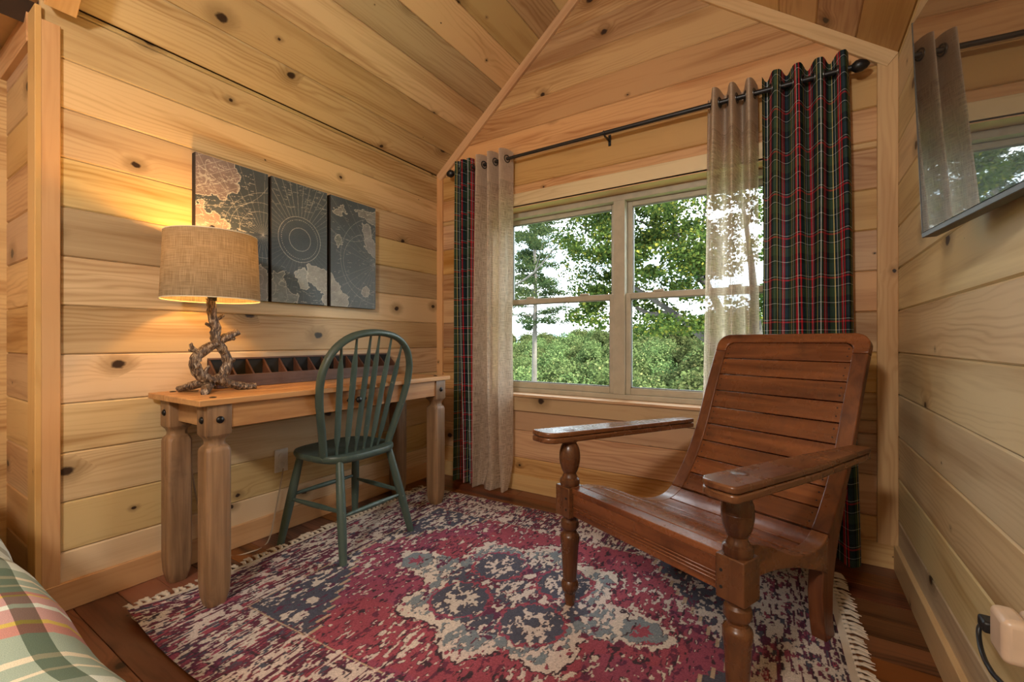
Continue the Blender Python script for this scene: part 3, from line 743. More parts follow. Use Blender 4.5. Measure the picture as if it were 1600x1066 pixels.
# bow: hoop in a leaning plane
def bowp(y, z): return Vector((.065 + (z - SZ) * .225, y, z))
bpts = [(-.195, SZ - .005), (-.225, .58), (-.255, .70), (-.268, .80), (-.258, .885), (-.215, .965), (-.13, 1.022), (0, 1.042), (.13, 1.022), (.215, .965), (.258, .885), (.268, .80), (.255, .70), (.225, .58), (.195, SZ - .005)]
bowpath = curve_pts([bowp(y, z) for y, z in bpts], 5)
MB().tube(bowpath, .0195, 12, flat=(.85, 1.1)).build('bow', 'green', wch, smooth=60)
def bowz(y):
    best = None
    for p in bowpath:
        if p.z > .7 and (best is None or abs(p.y - y) < abs(best.y - y)): best = p
    return best
for i in range(6):
    yb = (-.125 + .25 * i / 5); yt = -.190 + .38 * i / 5
    A = bowp(yb, SZ - .008); A.x += .012 * (1 - (abs(i - 2.5) / 2.5) ** 2); T = bowz(yt)
    m = MB(); rings = []
    tg = (T - A).normalized(); sd = Vector((0, 1, 0)); sd = (sd - tg * sd.dot(tg)).normalized(); nr = tg.cross(sd)
    for k, w_, t_ in ((0, .0055, .0055), (.08, .0065, .0065), (.30, .0085, .0070), (.36, .0100, .0065), (.80, .0170, .0050), (.83, .0165, .0050), (.90, .0090, .0055), (1, .0050, .0050)) if i < 0 else \
        ((0, .0060, .0060), (.06, .0065, .0060), (.12, .0140, .0055), (.17, .0175, .0050), (.72, .0180, .0050), (.78, .0165, .0050), (.87, .0080, .0055), (1, .0050, .0050)):
        c = A.lerp(T, k); rings.append([c + sd * (w_ * math.cos(a)) + nr * (t_ * math.sin(a)) for a in np.linspace(0, 2 * PI, 11)[:-1]])
    m.loft(rings).build('spindle', 'green', wch, smooth=50)

# ------------------------------------------------------------------ plantation lounge chair
PA = math.atan2(-.413, .911)
pch = root('lounge_chair', (-.4175, 1.3945, 0), PA, label='large reddish wooden slatted lounge chair with long flat arms', cat='chair')
prof = [(-.02, .455), (.05, .455), (.12, .441), (.185, .420), (.25, .393), (.31, .366), (.37, .345), (.43, .332), (.485, .330), (.535, .340), (.58, .368), (.63, .422), (.68, .485), (.73, .565), (.775, .655), (.815, .750), (.855, .840), (.90, .935), (.945, 1.020)]
pc = curve_pts([(0, a, b) for a, b in prof], 6)
arcl = [0.0]
for a, b in zip(pc[:-1], pc[1:]): arcl.append(arcl[-1] + (b - a).length)
TOT = arcl[-1]
def pat(s):
    s = max(0, min(TOT, s))
    for i in range(len(arcl) - 1):
        if arcl[i + 1] >= s:
            k = (s - arcl[i]) / max(1e-9, arcl[i + 1] - arcl[i]); p = pc[i].lerp(pc[i + 1], k); t = (pc[i + 1] - pc[i]).normalized(); break
    return p, t, Vector((0, -t.z, t.y))      # point, tangent, upward/forward normal
def s_at_y(y):
    for i in range(len(pc) - 1):
        if pc[i + 1].y >= y: return arcl[i]
# split: seat | back at the crease
SC = s_at_y(.575)
def ribbon(mb, s0, s1, x0, x1, up0, up1, n=10):
    rings = []
    for q in range(n + 1):
        p, t, nr = pat(s0 + (s1 - s0) * q / n)
        rings.append([(x0, *(p + nr * up0).yz), (x1, *(p + nr * up0).yz), (x1, *(p + nr * up1).yz), (x0, *(p + nr * up1).yz)])
    mb.loft(rings)
HW = .305; ST = .052
# seat side rails: deep shaped boards
for sx in (-1, 1):
    xa, xb = sorted((sx * (HW - ST), sx * HW)); m = MB(); rings = []
    sA = s_at_y(.032); sB = SC
    for q in range(27):
        p, t, nr = pat(sA + (sB - sA) * q / 26)
        k = q / 26; low = p.z - (.088 + .012 * math.sin(PI * k) + .030 * k ** 2)
        low = .345 - .02 * math.sin(PI * min(1, k * 1.15)) * 0 + (-.115 * k ** 1.3) + .028 * math.sin(PI * k)
        rings.append([(xa, p.y, p.z), (xb, p.y, p.z), (xb, p.y, low), (xa, p.y, low)])
    m.loft(rings); m.build('side_rail', 'teak_y', pch, bevel=.003)
    # back stile
    m = MB(); ribbon(m, SC + .001, TOT - .075, xa, xb, -.030, .002, 24); m.build('back_stile', 'teak_z', pch, bevel=.004)
    # rear leg sweeping down from the crease
    m = MB(); rings = []
    for y, z, h in ((.716, .480, .018), (.672, .410, .030), (.625, .335, .042), (.592, .250, .044), (.578, .170, .040), (.582, .080, .035), (.600, .0, .032)):
        rings.append([(xa + .003, y - h, z), (xb - .003, y - h, z), (xb - .003, y + h, z), (xa + .003, y + h, z)])
    m.loft(rings); m.build('leg', 'teak_z', pch, bevel=.004)
# curved crest with rounded corners (in the plane of the back)
p1, t1, n1 = pat(TOT)
cst = MB(); outer = []; inner = []
rad = .055; sb = -.075; hw = HW
def pb(x, s, up):
    p, t, nr = pat(TOT + s) if s < 0 else (p1 + t1 * s, t1, n1)
    q = p + nr * up; return (x, q.y, q.z)
arc = [(hw, sb)] + [(hw - rad + rad * math.cos(a), -rad + .012 + rad * math.sin(a)) for a in np.linspace(0, PI / 2, 8)]
op = arc + [(-x, s) for x, s in arc[::-1]]
ri = .030; hi = HW - ST
arci = [(hi, sb)] + [(hi - ri + ri * math.cos(a), -ri - .030 + ri * math.sin(a)) for a in np.linspace(0, PI / 2, 8)]
ip = arci + [(-x, s) for x, s in arci[::-1]]
rings = []
for (xo, so_), (xi, si) in zip(op, ip):
    rings.append([pb(xo, so_, -.030), pb(xo, so_, .003), pb(xi, si, .003), pb(xi, si, -.030)])
cst.loft(rings); cst.build('crest_rail', 'teak_x', pch, bevel=.004)
# slats of seat and back
xi = HW - ST + .002
sA = s_at_y(.030)
m = MB(); ribbon(m, -.0 + s_at_y(-.018), sA - .002, -.290, .290, -.020, .0, 4); m.build('seat_slat', 'teak_x', pch, bevel=.002)
ns = 7
for i in range(ns):
    a = sA + (SC - sA) * i / ns; b = sA + (SC - sA) * (i + 1) / ns
    m = MB(); ribbon(m, a + .0036, b - .0036, -xi, xi, -.020, -.001, 4); m.build('seat_slat', 'teak_x', pch, bevel=.0015, seg=1)
e = TOT - .032; nbk = 9
for i in range(nbk):
    a = SC + .004 + (e - SC - .004) * i / nbk; b = SC + .004 + (e - SC - .004) * (i + 1) / nbk
    m = MB()
    if i < nbk - 1: ribbon(m, a + .0018, b - .0018, -xi, xi, -.020, -.003, 5)
    else:                                                     # top slat with rounded shoulders under the crest
        rings = []
        for s, k in ((a + .0018, 0), (b - .035, 0), (b - .022, .004), (b - .012, .010), (b - .004, .020), (b + .002, .032)):
            p, t, nr = pat(s); q0 = p - nr * .020; q1 = p - nr * .003; xx = xi - k
            rings.append([(-xx, q0.y, q0.z), (xx, q0.y, q0.z), (xx, q1.y, q1.z), (-xx, q1.y, q1.z)])
        m.loft(rings)
    sl = m.build('back_slat', 'teak_x', pch, bevel=.0025)
    for sx in (-1, 1):
        for kk in (.3, .7):
            p, t, nr = pat(a + (b - a) * kk); c = p - nr * .0027
            MB().add([(sx * (xi - .016) + .003 * math.cos(q), *(c + t * (.003 * math.sin(q)) + nr * .0006).yz) for q in np.linspace(0, 2 * PI, 9)[:-1]], [tuple(range(8))]).build('peg', 'black_in', sl)
# rear cross bar under the seat
MB().box(-HW + ST, HW - ST, .560, .590, .235, .30).build('rear_rail', 'teak_x', pch, bevel=.003)
# front rail with reeded lines
m = MB(); m.box(-.288, .288, -.018, .008, .352, .436); m.build('front_rail', 'teak_x', pch, bevel=.003)
m = MB()
for z in (.392, .382, .372): m.box(-.288, .288, -.0205, -.017, z, z + .005)
m.build('reeding', 'teak_x', pch, bevel=.0015, seg=1)
# front legs: square block, turned above and below
BX = .326; bh = .0375
for sx in (-1, 1):
    cx = sx * BX
    lg = root('front_leg', (0, 0, 0)); lg.parent = pch
    MB().box(cx - bh, cx + bh, -bh, bh, .345, .457).build('block', 'teak_leg', lg, bevel=.003)
    lo_ = [(.0165, 0), (.020, .025), (.0215, .052), (.0275, .058), (.0325, .072), (.0335, .082), (.031, .092), (.0255, .100), (.0265, .105), (.0285, .150), (.0325, .215), (.0345, .238), (.036, .243), (.0365, .262), (.0345, .270), (.031, .274), (.026, .280), (.025, .287), (.029, .293), (.0335, .300), (.0345, .312), (.0325, .324), (.026, .332), (.027, .340), (.030, .346)]
    MB().lathe(lo_, cx, 0, 28).build('turned_leg', 'teak_leg', lg, smooth=28)
    up = [(.0345, .456), (.0365, .462), (.0375, .470), (.0355, .480), (.029, .486), (.0275, .492), (.024, .498), (.0235, .504), (.028, .509), (.034, .525), (.0385, .548), (.0395, .5625), (.0389, .5635), (.0389, .5645), (.0395, .5655), (.038, .585), (.033, .603), (.028, .611), (.0245, .615), (.027, .620), (.0335, .624), (.034, .633), (.030, .638)]
    MB().lathe(up, cx, 0, 28).build('arm_post', 'teak_leg', lg, smooth=28)
    for dz in (.375, .418):
        MB().lathe([(.0042, 0), (.0042, .0015), (.001, .002)], n=10).build('peg', 'black_in', lg).matrix_local = Matrix.Translation((cx - sx * .022, -bh + .0005, dz)) @ Matrix.Rotation(PI / 2, 4, 'X')
    # arm: long flat paddle of two layers
    pts = []
    xin, xo = .292, .398
    for a in np.linspace(PI, PI / 2 * 3, 7): pts.append((xin + .05 + .05 * math.cos(a), -.085 + .05 * math.sin(a) * .9))
    for a in np.linspace(PI / 2 * 3, 2 * PI, 5): pts.append((xo - .018 + .018 * math.cos(a), -.112 + .018 * math.sin(a)))
    pts += [(xo - .004, .30), (.366, .745), (.310, .745), (.300, .45)]
    def zarm(y): return .668 - .030 * (y + .13) / .87
    for z0_, z1_, gr, nm in ((-.040, -.0195, .0, 'arm_underside'), (-.018, 0, 0, 'arm_rest')):
        m = MB(); n = len(pts)
        m.loft([[(sx * x, y, zarm(y) + z0_) for x, y in pts], [(sx * x, y, zarm(y) + z1_) for x, y in pts]])
        m.build(nm, 'teak_y', pch, bevel=.005, seg=3)
    MB().lathe([(.0215, 0), (.0215, .0018), (.017, .0030), (.001, .0034)], n=24).build('arm_plug', 'teak_leg', pch, smooth=40).matrix_local = Matrix.Translation((cx + sx * .006, 0, zarm(0) - .0005))

# ------------------------------------------------------------------ noise for woven and printed patterns
def vnoise(h, w_, cy, cx, seed, octv=1):
    r = np.random.default_rng(seed); out = np.zeros((h, w_)); amp = 1.0; tot = 0
    for o in range(octv):
        gy, gx = max(2, int(h / cy) + 2), max(2, int(w_ / cx) + 2)
        g = r.random((gy, gx)); yy = np.arange(h) / cy; xx = np.arange(w_) / cx
        y0 = np.clip(yy.astype(int), 0, gy - 2); x0 = np.clip(xx.astype(int), 0, gx - 2)
        fy = (yy - y0)[:, None]; fx = (xx - x0)[None, :]
        fy = np.clip(fy, 0, 1); fx = np.clip(fx, 0, 1); fy = fy * fy * (3 - 2 * fy); fx = fx * fx * (3 - 2 * fx)
        a = g[y0][:, x0]; b = g[y0][:, x0 + 1]; c = g[y0 + 1][:, x0]; d = g[y0 + 1][:, x0 + 1]
        out += amp * ((a * (1 - fx) + b * fx) * (1 - fy) + (c * (1 - fx) + d * fx) * fy); tot += amp
        amp *= .55; cy = max(1.0, cy / 2); cx = max(1.0, cx / 2)
    return out / tot
def grid_mesh(name, vs3, nx, ny, cols, mat, parent=None):
    me = bpy.data.meshes.new(name)
    idx = np.arange((nx + 1) * (ny + 1)).reshape(ny + 1, nx + 1)
    f = np.stack([idx[:-1, :-1], idx[:-1, 1:], idx[1:, 1:], idx[1:, :-1]], -1).reshape(-1, 4)
    me.vertices.add(len(vs3)); me.vertices.foreach_set('co', vs3.astype(np.float32).ravel())
    me.loops.add(f.size); me.loops.foreach_set('vertex_index', f.ravel().astype(np.int32))
    me.polygons.add(len(f)); me.polygons.foreach_set('loop_start', np.arange(0, f.size, 4, dtype=np.int32)); me.polygons.foreach_set('loop_total', np.full(len(f), 4, dtype=np.int32))
    me.update(calc_edges=True)
    at = me.color_attributes.new('Col', 'FLOAT_COLOR', 'POINT')
    c4 = np.ones((len(vs3), 4), np.float32); c4[:, :3] = cols; at.data.foreach_set('color', c4.ravel())
    me.materials.append(M[mat]); me.shade_smooth()
    o = bpy.data.objects.new(name, me); COL.objects.link(o); o.parent = parent; return o

# ------------------------------------------------------------------ rug
RA, RB, RROT = 1.105, .815, math.radians(3.0)
rug = root('area_rug', (-.955, 1.475, 0), RROT, label='distressed red, navy and cream medallion rug with cream fringe', cat='rug')
nx, ny = 760, 560
A = np.linspace(-RA, RA, nx + 1)[None, :].repeat(ny + 1, 0); B = np.linspace(-RB, RB, ny + 1)[:, None].repeat(nx + 1, 1)
H, Wd = A.shape
wa = (vnoise(H, Wd, 9, 5, 1, 2) - .5) * .040; wb2 = (vnoise(H, Wd, 9, 5, 2, 2) - .5) * .040
a_, b_ = A + wa, B + wb2
CRM, RED, NAV, BLU, PLM, DRK, TAN = range(7)
pal = np.array([(.52, .445, .38), (.275, .064, .086), (.075, .075, .098), (.170, .195, .210), (.125, .036, .058), (.055, .034, .042), (.40, .29, .20)])
lab = np.full(A.shape, CRM)
nA = vnoise(H, Wd, 11, 6, 3, 3); nB = vnoise(H, Wd, 15, 9, 4, 3); nC = vnoise(H, Wd, 10, 4, 5, 2); nD = vnoise(H, Wd, 60, 60, 6, 2)
bord = (np.abs(a_) > .80) | (np.abs(b_) > .555)
stp = np.where(np.abs(A) > .80, np.abs(A) - .80, np.abs(B) - .555)
lab[bord & (nA > .50)] = PLM; lab[bord & (nB > .58)] = RED; lab[bord & (nC > .64)] = NAV
lab[bord & (np.abs(stp % .085 - .042) < .004) & (nD > .35)] = DRK
inn = ~bord
hx = np.abs(A) + np.floor(np.abs(B) / .05) * .05 * .65
hexa = (np.abs(a_) + np.floor(np.abs(b_) / .05) * .05 * .65) < .775
lab[inn] = NAV
lab[inn & (nB > .62)] = CRM; lab[inn & (nC > .70)] = PLM
fld = inn & hexa
lab[fld] = RED
lab[fld & (nA > .66)] = PLM; lab[fld & (nC > .72)] = DRK
edge = inn & (np.abs(hx - .782) < .006); lab[edge] = TAN
line = (np.abs(np.abs(A) - .80) < .004) & (np.abs(B) < .565) | (np.abs(np.abs(B) - .558) < .0035) & (np.abs(A) < .81)
lab[line] = TAN
def polar(cx, cy): return np.hypot(a_ - cx, b_ - cy), np.arctan2(b_ - cy, a_ - cx)
r, th = polar(.02, .01)
rs = np.hypot((a_ - .02) / 1.05, (b_ - .01) / .98)
m0 = rs < .405 + .045 * np.cos(8 * th); lab[m0] = CRM; lab[m0 & (nA > .62)] = RED
pend = (np.abs(b_ - .01) < .10 - .5 * np.clip(np.abs(a_ - .02) - .42, 0, 1)) & (np.abs(a_ - .02) > .38) & (np.abs(a_ - .02) < .62); lab[pend] = CRM
lab[pend & (nB > .55)] = BLU
m1 = rs < .365 + .04 * np.cos(8 * th + .4); lab[m1] = BLU
lab[m1 & (nB > .61)] = CRM; lab[m1 & (nA > .68)] = PLM
m2 = rs < .255 + .035 * np.cos(4 * th); lab[m2] = NAV; lab[m2 & (nA > .60)] = CRM; lab[m2 & (nC > .66)] = PLM
for ang in (.78, 2.36, 3.93, 5.5):
    cx, cy = .02 + .215 * math.cos(ang), .01 + .205 * math.sin(ang)
    q, tt = polar(cx, cy)
    lab[q < .118] = RED; lab[q < .111] = NAV
    lab[(q < .111) & (nA > .66)] = CRM
    lab[q < .052 + .020 * np.cos(8 * tt)] = CRM; lab[q < .024] = NAV
for ang in (0, PI / 2, PI, PI * 1.5):
    cx, cy = .02 + .13 * math.cos(ang), .01 + .13 * math.sin(ang)
    q, tt = polar(cx, cy); lab[q < .045 + .015 * np.cos(6 * tt)] = PLM; lab[q < .020] = CRM
q, tt = polar(.02, .01); lab[(q < .07) & (nA > .45)] = CRM; lab[(np.abs(b_ - .01 - (a_ - .02)) < .004) & (q < .24)] = RED; lab[(np.abs(b_ - .01 + (a_ - .02)) < .004) & (q < .24)] = CRM
# wear: cream patches, ragged along the weave, stronger in blotches
wear = vnoise(H, Wd, 9, 4.5, 21, 3) * .72 + vnoise(H, Wd, 90, 80, 22, 2) * .28
base_w = np.where(bord, .530, .628); base_w = np.where(m0 & ~bord, .575, base_w)
worn = wear > base_w; lab[worn] = CRM
for ang in (.78, 2.36, 3.93, 5.5):
    cx, cy = .02 + .215 * math.cos(ang), .01 + .205 * math.sin(ang)
    q, tt = polar(cx, cy); ok = nA < .66
    lab[(np.abs(q - .117) < .006) & ok] = RED; lab[(q < .111) & ok & (wear < .62)] = NAV
    lab[q < .056 + .020 * np.cos(8 * tt)] = CRM; lab[q < .025] = NAV
for k_ in (-1, 1):
    q, tt = polar(.02 + k_ * .50, .01); lab[(np.abs(q - .085) < .012) & (nA < .62)] = CRM; lab[(q < .07) & (nB < .6)] = BLU; lab[q < .030 + .01 * np.cos(6 * tt)] = RED
lab[(np.abs(rs - .405 - .045 * np.cos(8 * th)) < .004) & (nA < .6)] = DRK
streak = vnoise(H, Wd, 26, 2.2, 23, 2); lab[(streak > .66) & bord] = CRM; lab[(streak < .30) & bord] = PLM
e = np.zeros(A.shape, bool)
for ax in (0, 1):
    dlt = np.roll(lab, 1, ax) != lab; e |= dlt
e &= (vnoise(H, Wd, 6, 6, 30, 2) > .42) & (lab == CRM); lab[e] = DRK
cols = pal[lab] * (.80 + .40 * rng.random((H, Wd)))[..., None]
tone = vnoise(H, Wd, 90, 110, 31, 2)[..., None]
cols = cols * (.85 + .30 * tone)
pm = ((lab == RED) | (lab == PLM)) & (vnoise(H, Wd, 70, 80, 33) > .58); cols[pm] = cols[pm] * np.array([.92, 1.0, 1.15])
pk = (lab == CRM) & (vnoise(H, Wd, 80, 80, 34) > .5); cols[pk] = cols[pk] * np.array([1.0, .97, 1.0])
zz = .0065 + .0012 * (vnoise(H, Wd, 6, 6, 40) - .5) + .006 * np.clip(vnoise(H, Wd, 55, 70, 41) - .55, 0, 1)
cz = np.clip((-A - (RA - .25)) / .25, 0, 1) * np.clip((-B - (RB - .22)) / .22, 0, 1); zz = zz + .028 * cz ** 1.3     # one corner curls up
Bw = B - .035 * np.exp(-((A + .55) / .45) ** 2) * np.clip((-B - .4) / .41, 0, 1)      # the near edge bows a little
V3 = np.stack([A, Bw, zz], -1).reshape(-1, 3)
grid_mesh('woven_field', V3, nx, ny, cols.reshape(-1, 3), 'rug', rug)
m = MB()                                    # thin backing gives the rug its thickness
m.box(-RA + .002, RA - .002, -RB + .004, RB - .002, .0008, .0050); m.build('backing', 'fringe', rug)
for sx in (-1, 1):
    rows = []
    m = MB(); N = 60
    rings = []
    for i in range(N + 1):
        b = -RB + 2 * RB * i / N; zc = .028 * max(0, min(1, (-b - (RB - .22)) / .22)) ** 1.3 if sx < 0 else 0
        x0, x1 = sx * (RA - .002), sx * (RA + .022)
        rings.append([(x0, b, .001 + zc), (x1, b, .001 + zc * .9), (x1, b, .006 + zc * .9), (x0, b, .0085 + zc)])
    m.loft(rings); m.build('hem_band', 'fringe', rug)
# tassels: three shapes shared by all
tm = []
for q in range(3):
    rr = random.Random(q); m = MB()
    m.tube([(0, 0, .006), (.010, 0, .008), (.016, 0, .007)], [.004, .0065, .004], 7)
    for s in range(6):
        a = rr.uniform(-.5, .5)
        m.tube([(.014, rr.uniform(-.003, .003), .007), (.030, .010 * a, .009), (.050 + rr.uniform(-.004, .010), .024 * a, .004)], [.003, .0042, .0012], 5)
    me = m.build('tassel', 'fringe', rug, smooth=60); tm.append(me.data); bpy.data.objects.remove(me)
for sx in (-1, 1):
    b = -RB + .012
    while b < RB - .005:
        o = bpy.data.objects.new('tassel', random.choice(tm)); COL.objects.link(o); o.parent = rug
        zc = .022 * max(0, min(1, (-b - (RB - .22)) / .22)) ** 1.3 if sx < 0 else 0
        o.location = (sx * (RA + .018), b, zc); o.rotation_euler = (0, 0, (0 if sx > 0 else PI) + random.uniform(-.35, .35)); s_ = random.uniform(.85, 1.15)
        o.scale = (s_ if sx > 0 else s_ * .9, s_ * 1.35, s_ * 1.1)
        b += .029

# ------------------------------------------------------------------ map triptych
MZ0, MZ1 = 1.202, 1.846
PAN = [(.905, 1.230), (1.246, 1.566), (1.588, 1.914)]
from math import hypot
res = .0022
gy0, gy1 = .90, 1.92
NWm, NHm = int((gy1 - gy0) / res), int((MZ1 - MZ0) / res)
yy = (gy0 + np.arange(NWm + 1) * res - .905)[None, :].repeat(NHm + 1, 0); zzm = (np.arange(NHm + 1) * res)[:, None].repeat(NWm + 1, 1)
h_, w_ = yy.shape
img = np.zeros((h_, w_, 3)); img[:] = (.036, .045, .056)
img *= 1.45; img *= (.75 + .5 * vnoise(h_, w_, 60, 60, 50, 3))[..., None]
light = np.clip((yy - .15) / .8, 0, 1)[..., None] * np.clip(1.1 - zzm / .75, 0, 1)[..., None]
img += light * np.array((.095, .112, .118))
wy = yy + (vnoise(h_, w_, 14, 14, 51, 4) - .5) * .055; wz = zzm + (vnoise(h_, w_, 14, 14, 52, 4) - .5) * .055
def inpoly(P):
    ins = np.zeros(yy.shape, bool); n = len(P)
    for i in range(n):
        (x1, y1_), (x2, y2_) = P[i], P[(i + 1) % n]
        if y1_ == y2_: continue
        c = ((y1_ > wz) != (y2_ > wz)) & (wy < (x2 - x1) * (wz - y1_) / (y2_ - y1_) + x1); ins ^= c
    return ins
LANDS = [([(-.05, .70), (.12, .70), (.185, .60), (.165, .50), (.11, .455), (.06, .48), (-.05, .44)], (.165, .130, .130)),
         ([(-.05, .40), (.02, .425), (.045, .385), (.085, .40), (.13, .345), (.115, .25), (.05, .20), (-.05, .17)], (.22, .150, .135)),
         ([(.235, .165), (.29, .19), (.34, .10), (.34, -.05), (.24, -.05), (.255, .08)], (.17, .165, .165)),
         ([(.345, .16), (.40, .15), (.44, .06), (.48, .04), (.46, -.05), (.33, -.05)], (.15, .165, .17)),
         ([(.470, .165), (.515, .205), (.545, .16), (.530, .09), (.495, .075), (.475, .11)], (.25, .265, .26)),
         ([(.545, .215), (.60, .225), (.675, .19), (.70, .18), (.74, .13), (.795, .06), (.78, -.05), (.665, -.05), (.63, .06), (.575, .10), (.545, .12)], (.25, .25, .235)),
         ([(.69, .55), (.76, .60), (.79, .57), (.74, .53)], (.17, .17, .165)), ([(.84, .585), (.93, .60), (1.05, .62), (1.05, .53), (.95, .545)], (.17, .17, .165)),
         ([(.915, .53), (.965, .52), (1.0, .43), (1.05, .38), (1.05, .30), (.985, .33), (.935, .38), (.905, .45)], (.22, .22, .225)),
         ([(.895, .10), (.93, .135), (.96, .11), (.94, .06), (.90, .07)], (.25, .25, .24)), ([(.71, .40), (.75, .41), (.77, .375), (.72, .36)], (.14, .15, .14))]
land = np.zeros(yy.shape, int)
for i, (P, c) in enumerate(LANDS):
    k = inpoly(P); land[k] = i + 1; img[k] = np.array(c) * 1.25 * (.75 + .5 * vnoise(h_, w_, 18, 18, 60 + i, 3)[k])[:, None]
INK = np.array((.58, .56, .51))
def ink(mask, a=1.0): img[mask] = img[mask] * (1 - a) + INK * a
e = (np.roll(land, 1, 0) != land) | (np.roll(land, 1, 1) != land); ink(e, .9)
bn = vnoise(h_, w_, 26, 26, 70, 2); k = (land > 0) & (np.abs(bn - .5) < .010); ink(k, .45)
# polar graticule on the middle panel
cx, cz = .497, .345
rr = np.hypot(yy - cx, zzm - cz); an = np.arctan2(zzm - cz, yy - cx)
for q, dash in ((.062, 0), (.105, 1), (.122, 0)):
    k = np.abs(rr - q) < .0013
    if dash: k &= (np.sin(an * 60) > -.2)
    ink(k, .6)
ray_ = np.abs(((an / (2 * PI) * 48) % 1) - .5) * 2 * PI / 48 * rr < .0012
mid = (yy > .335) & (yy < .665)
ink(ray_ & mid & (rr > .125) & (rr < .33) & (land == 0), np.clip((zzm - cz)[ray_ & mid & (rr > .125) & (rr < .33) & (land == 0)] * 2, .08, .38)[:, None])
# hemispheres left and right
for c0, c1, q in ((.30, .33, .16), (.30, .33, .115), (.36, .30, .25), (.95, .28, .18), (1.02, .30, .27), (.82, .62, .22), (-.08, .33, .27), (.06, .72, .30)):
    k = np.abs(np.hypot(yy - c0, zzm - c1) - q) < .0012; ink(k & ~mid, .36)
for i in range(14):
    a = .4 + i * .19; k = np.abs((yy - .30) * math.sin(a) - (zzm - .33) * math.cos(a)) < .0010; ink(k & (yy < .33) & (yy > .17), .22)
    k = np.abs((yy - 1.0) * math.sin(a) - (zzm - .28) * math.cos(a)) < .0010; ink(k & (yy > .68), .20)
k = (np.abs((yy + zzm * .5) % .06 - .03) < .0011) & (land == 1); ink(k, .45)
k = (np.abs((zzm - yy * .6) % .05 - .025) < .0011) & (land == 1); ink(k, .45)
# lettering-like ticks (illegible place-name rows)
rr_ = np.random.default_rng(77)
for i in range(620):
    zone = rr_.random()
    if zone < .55: cy, cz_ = rr_.uniform(.0, .24), rr_.uniform(.14, .62)
    elif zone < .8: cy, cz_ = rr_.uniform(.34, .66), rr_.choice([rr_.uniform(.0, .2), rr_.uniform(.5, .64)])
    else: cy, cz_ = rr_.uniform(.69, 1.0), rr_.uniform(.0, .62)
    L = rr_.uniform(.010, .034); iy = int((cy + .005) / res); iz = int(cz_ / res); ln = int(L / res)
    sl_ = rr_.choice([0, 0, .15, -.3, .5])
    for q in range(ln):
        if rr_.random() < .72:
            z_ = iz + int(sl_ * q)
            if 0 <= z_ < h_ - 2 and 0 <= iy + q < w_:
                al = .55 if zone < .55 else .38
                img[z_:z_ + 1 + int(rr_.random() < .25), iy + q] = img[z_, iy + q] * (1 - al) + INK * al
names = ['left map panel, dark with dusty pink land, partly behind the lamp', 'middle map panel, dark with pale circles radiating from its centre', 'right map panel, nearest the window, grey with pale land at its edges']
for (ya, yb), lb in zip(PAN, names):
    of = (-2.250, (ya + yb) / 2, MZ0)
    rt = root('map_panel', of, label=lb, cat='wall art', group='three-part map canvas on the left wall')
    MB().box(XL + .0005, -2.2515, ya, yb, MZ0, MZ1).build('canvas_body', 'canvas_side', rt, off=of, bevel=.002)
    i0, i1 = int(round((ya - gy0) / res)), int(round((yb - gy0) / res))
    sub = img[:, i0:i1 + 1]; ny_, nx_ = sub.shape[0] - 1, sub.shape[1] - 1
    Yg = np.linspace(ya + .001, yb - .001, nx_ + 1)[None, :].repeat(ny_ + 1, 0); Zg = np.linspace(MZ0 + .001, MZ1 - .001, ny_ + 1)[:, None].repeat(nx_ + 1, 1)
    V3 = np.stack([np.full(Yg.shape, -2.2508) - of[0], Yg - of[1], Zg - of[2]], -1).reshape(-1, 3)
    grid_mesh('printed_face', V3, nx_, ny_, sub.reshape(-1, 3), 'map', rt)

# ------------------------------------------------------------------ television on the right wall
tvr = root('television', (.283, 1.545, 1.268), label='black wall-mounted television reflecting the window', cat='television')
SW = math.atan2(.062, .44)
ex = Vector((math.sin(SW), -math.cos(SW), 0)); TL = math.radians(2.2)
nrm0 = Vector((-math.cos(SW), -math.sin(SW), 0))
up = (Vector((0, 0, 1)) * math.cos(TL) + nrm0 * math.sin(TL)); nrm = ex.cross(up); nrm = nrm if nrm.x < 0 else -nrm
tvr.matrix_local = Matrix(((ex.x, -nrm.x, up.x, .283), (ex.y, -nrm.y, up.y, 1.545), (ex.z, -nrm.z, up.z, 1.268), (0, 0, 0, 1)))
TW, THt = .98, .565
MB().box(0, TW, .002, .030, 0, THt).build('housing', 'black_plastic', tvr, bevel=.003)
MB().box(.006, TW - .006, 0, .004, .014, THt - .006).build('screen', 'screen', tvr)
MB().box(0, TW, -.0015, .004, 0, .012).build('bottom_bezel', 'grey_bezel', tvr, bevel=.001)
MB().box(0, .0035, -.001, .004, .012, THt).build('side_bezel', 'grey_bezel', tvr)
MB().box(.16, TW - .16, .030, .055, .02, .30).build('rear_box', 'black_plastic', tvr, bevel=.008)
m = MB()
for i in range(30): m.box(.20 + i * .018, .210 + i * .018, .034, .050, .0185, .0205)
m.build('speaker_grille', 'grey_bezel', tvr)
MB().box(.40, .58, .055, .072, .10, .30).build('wall_mount', 'iron', tvr, bevel=.002)

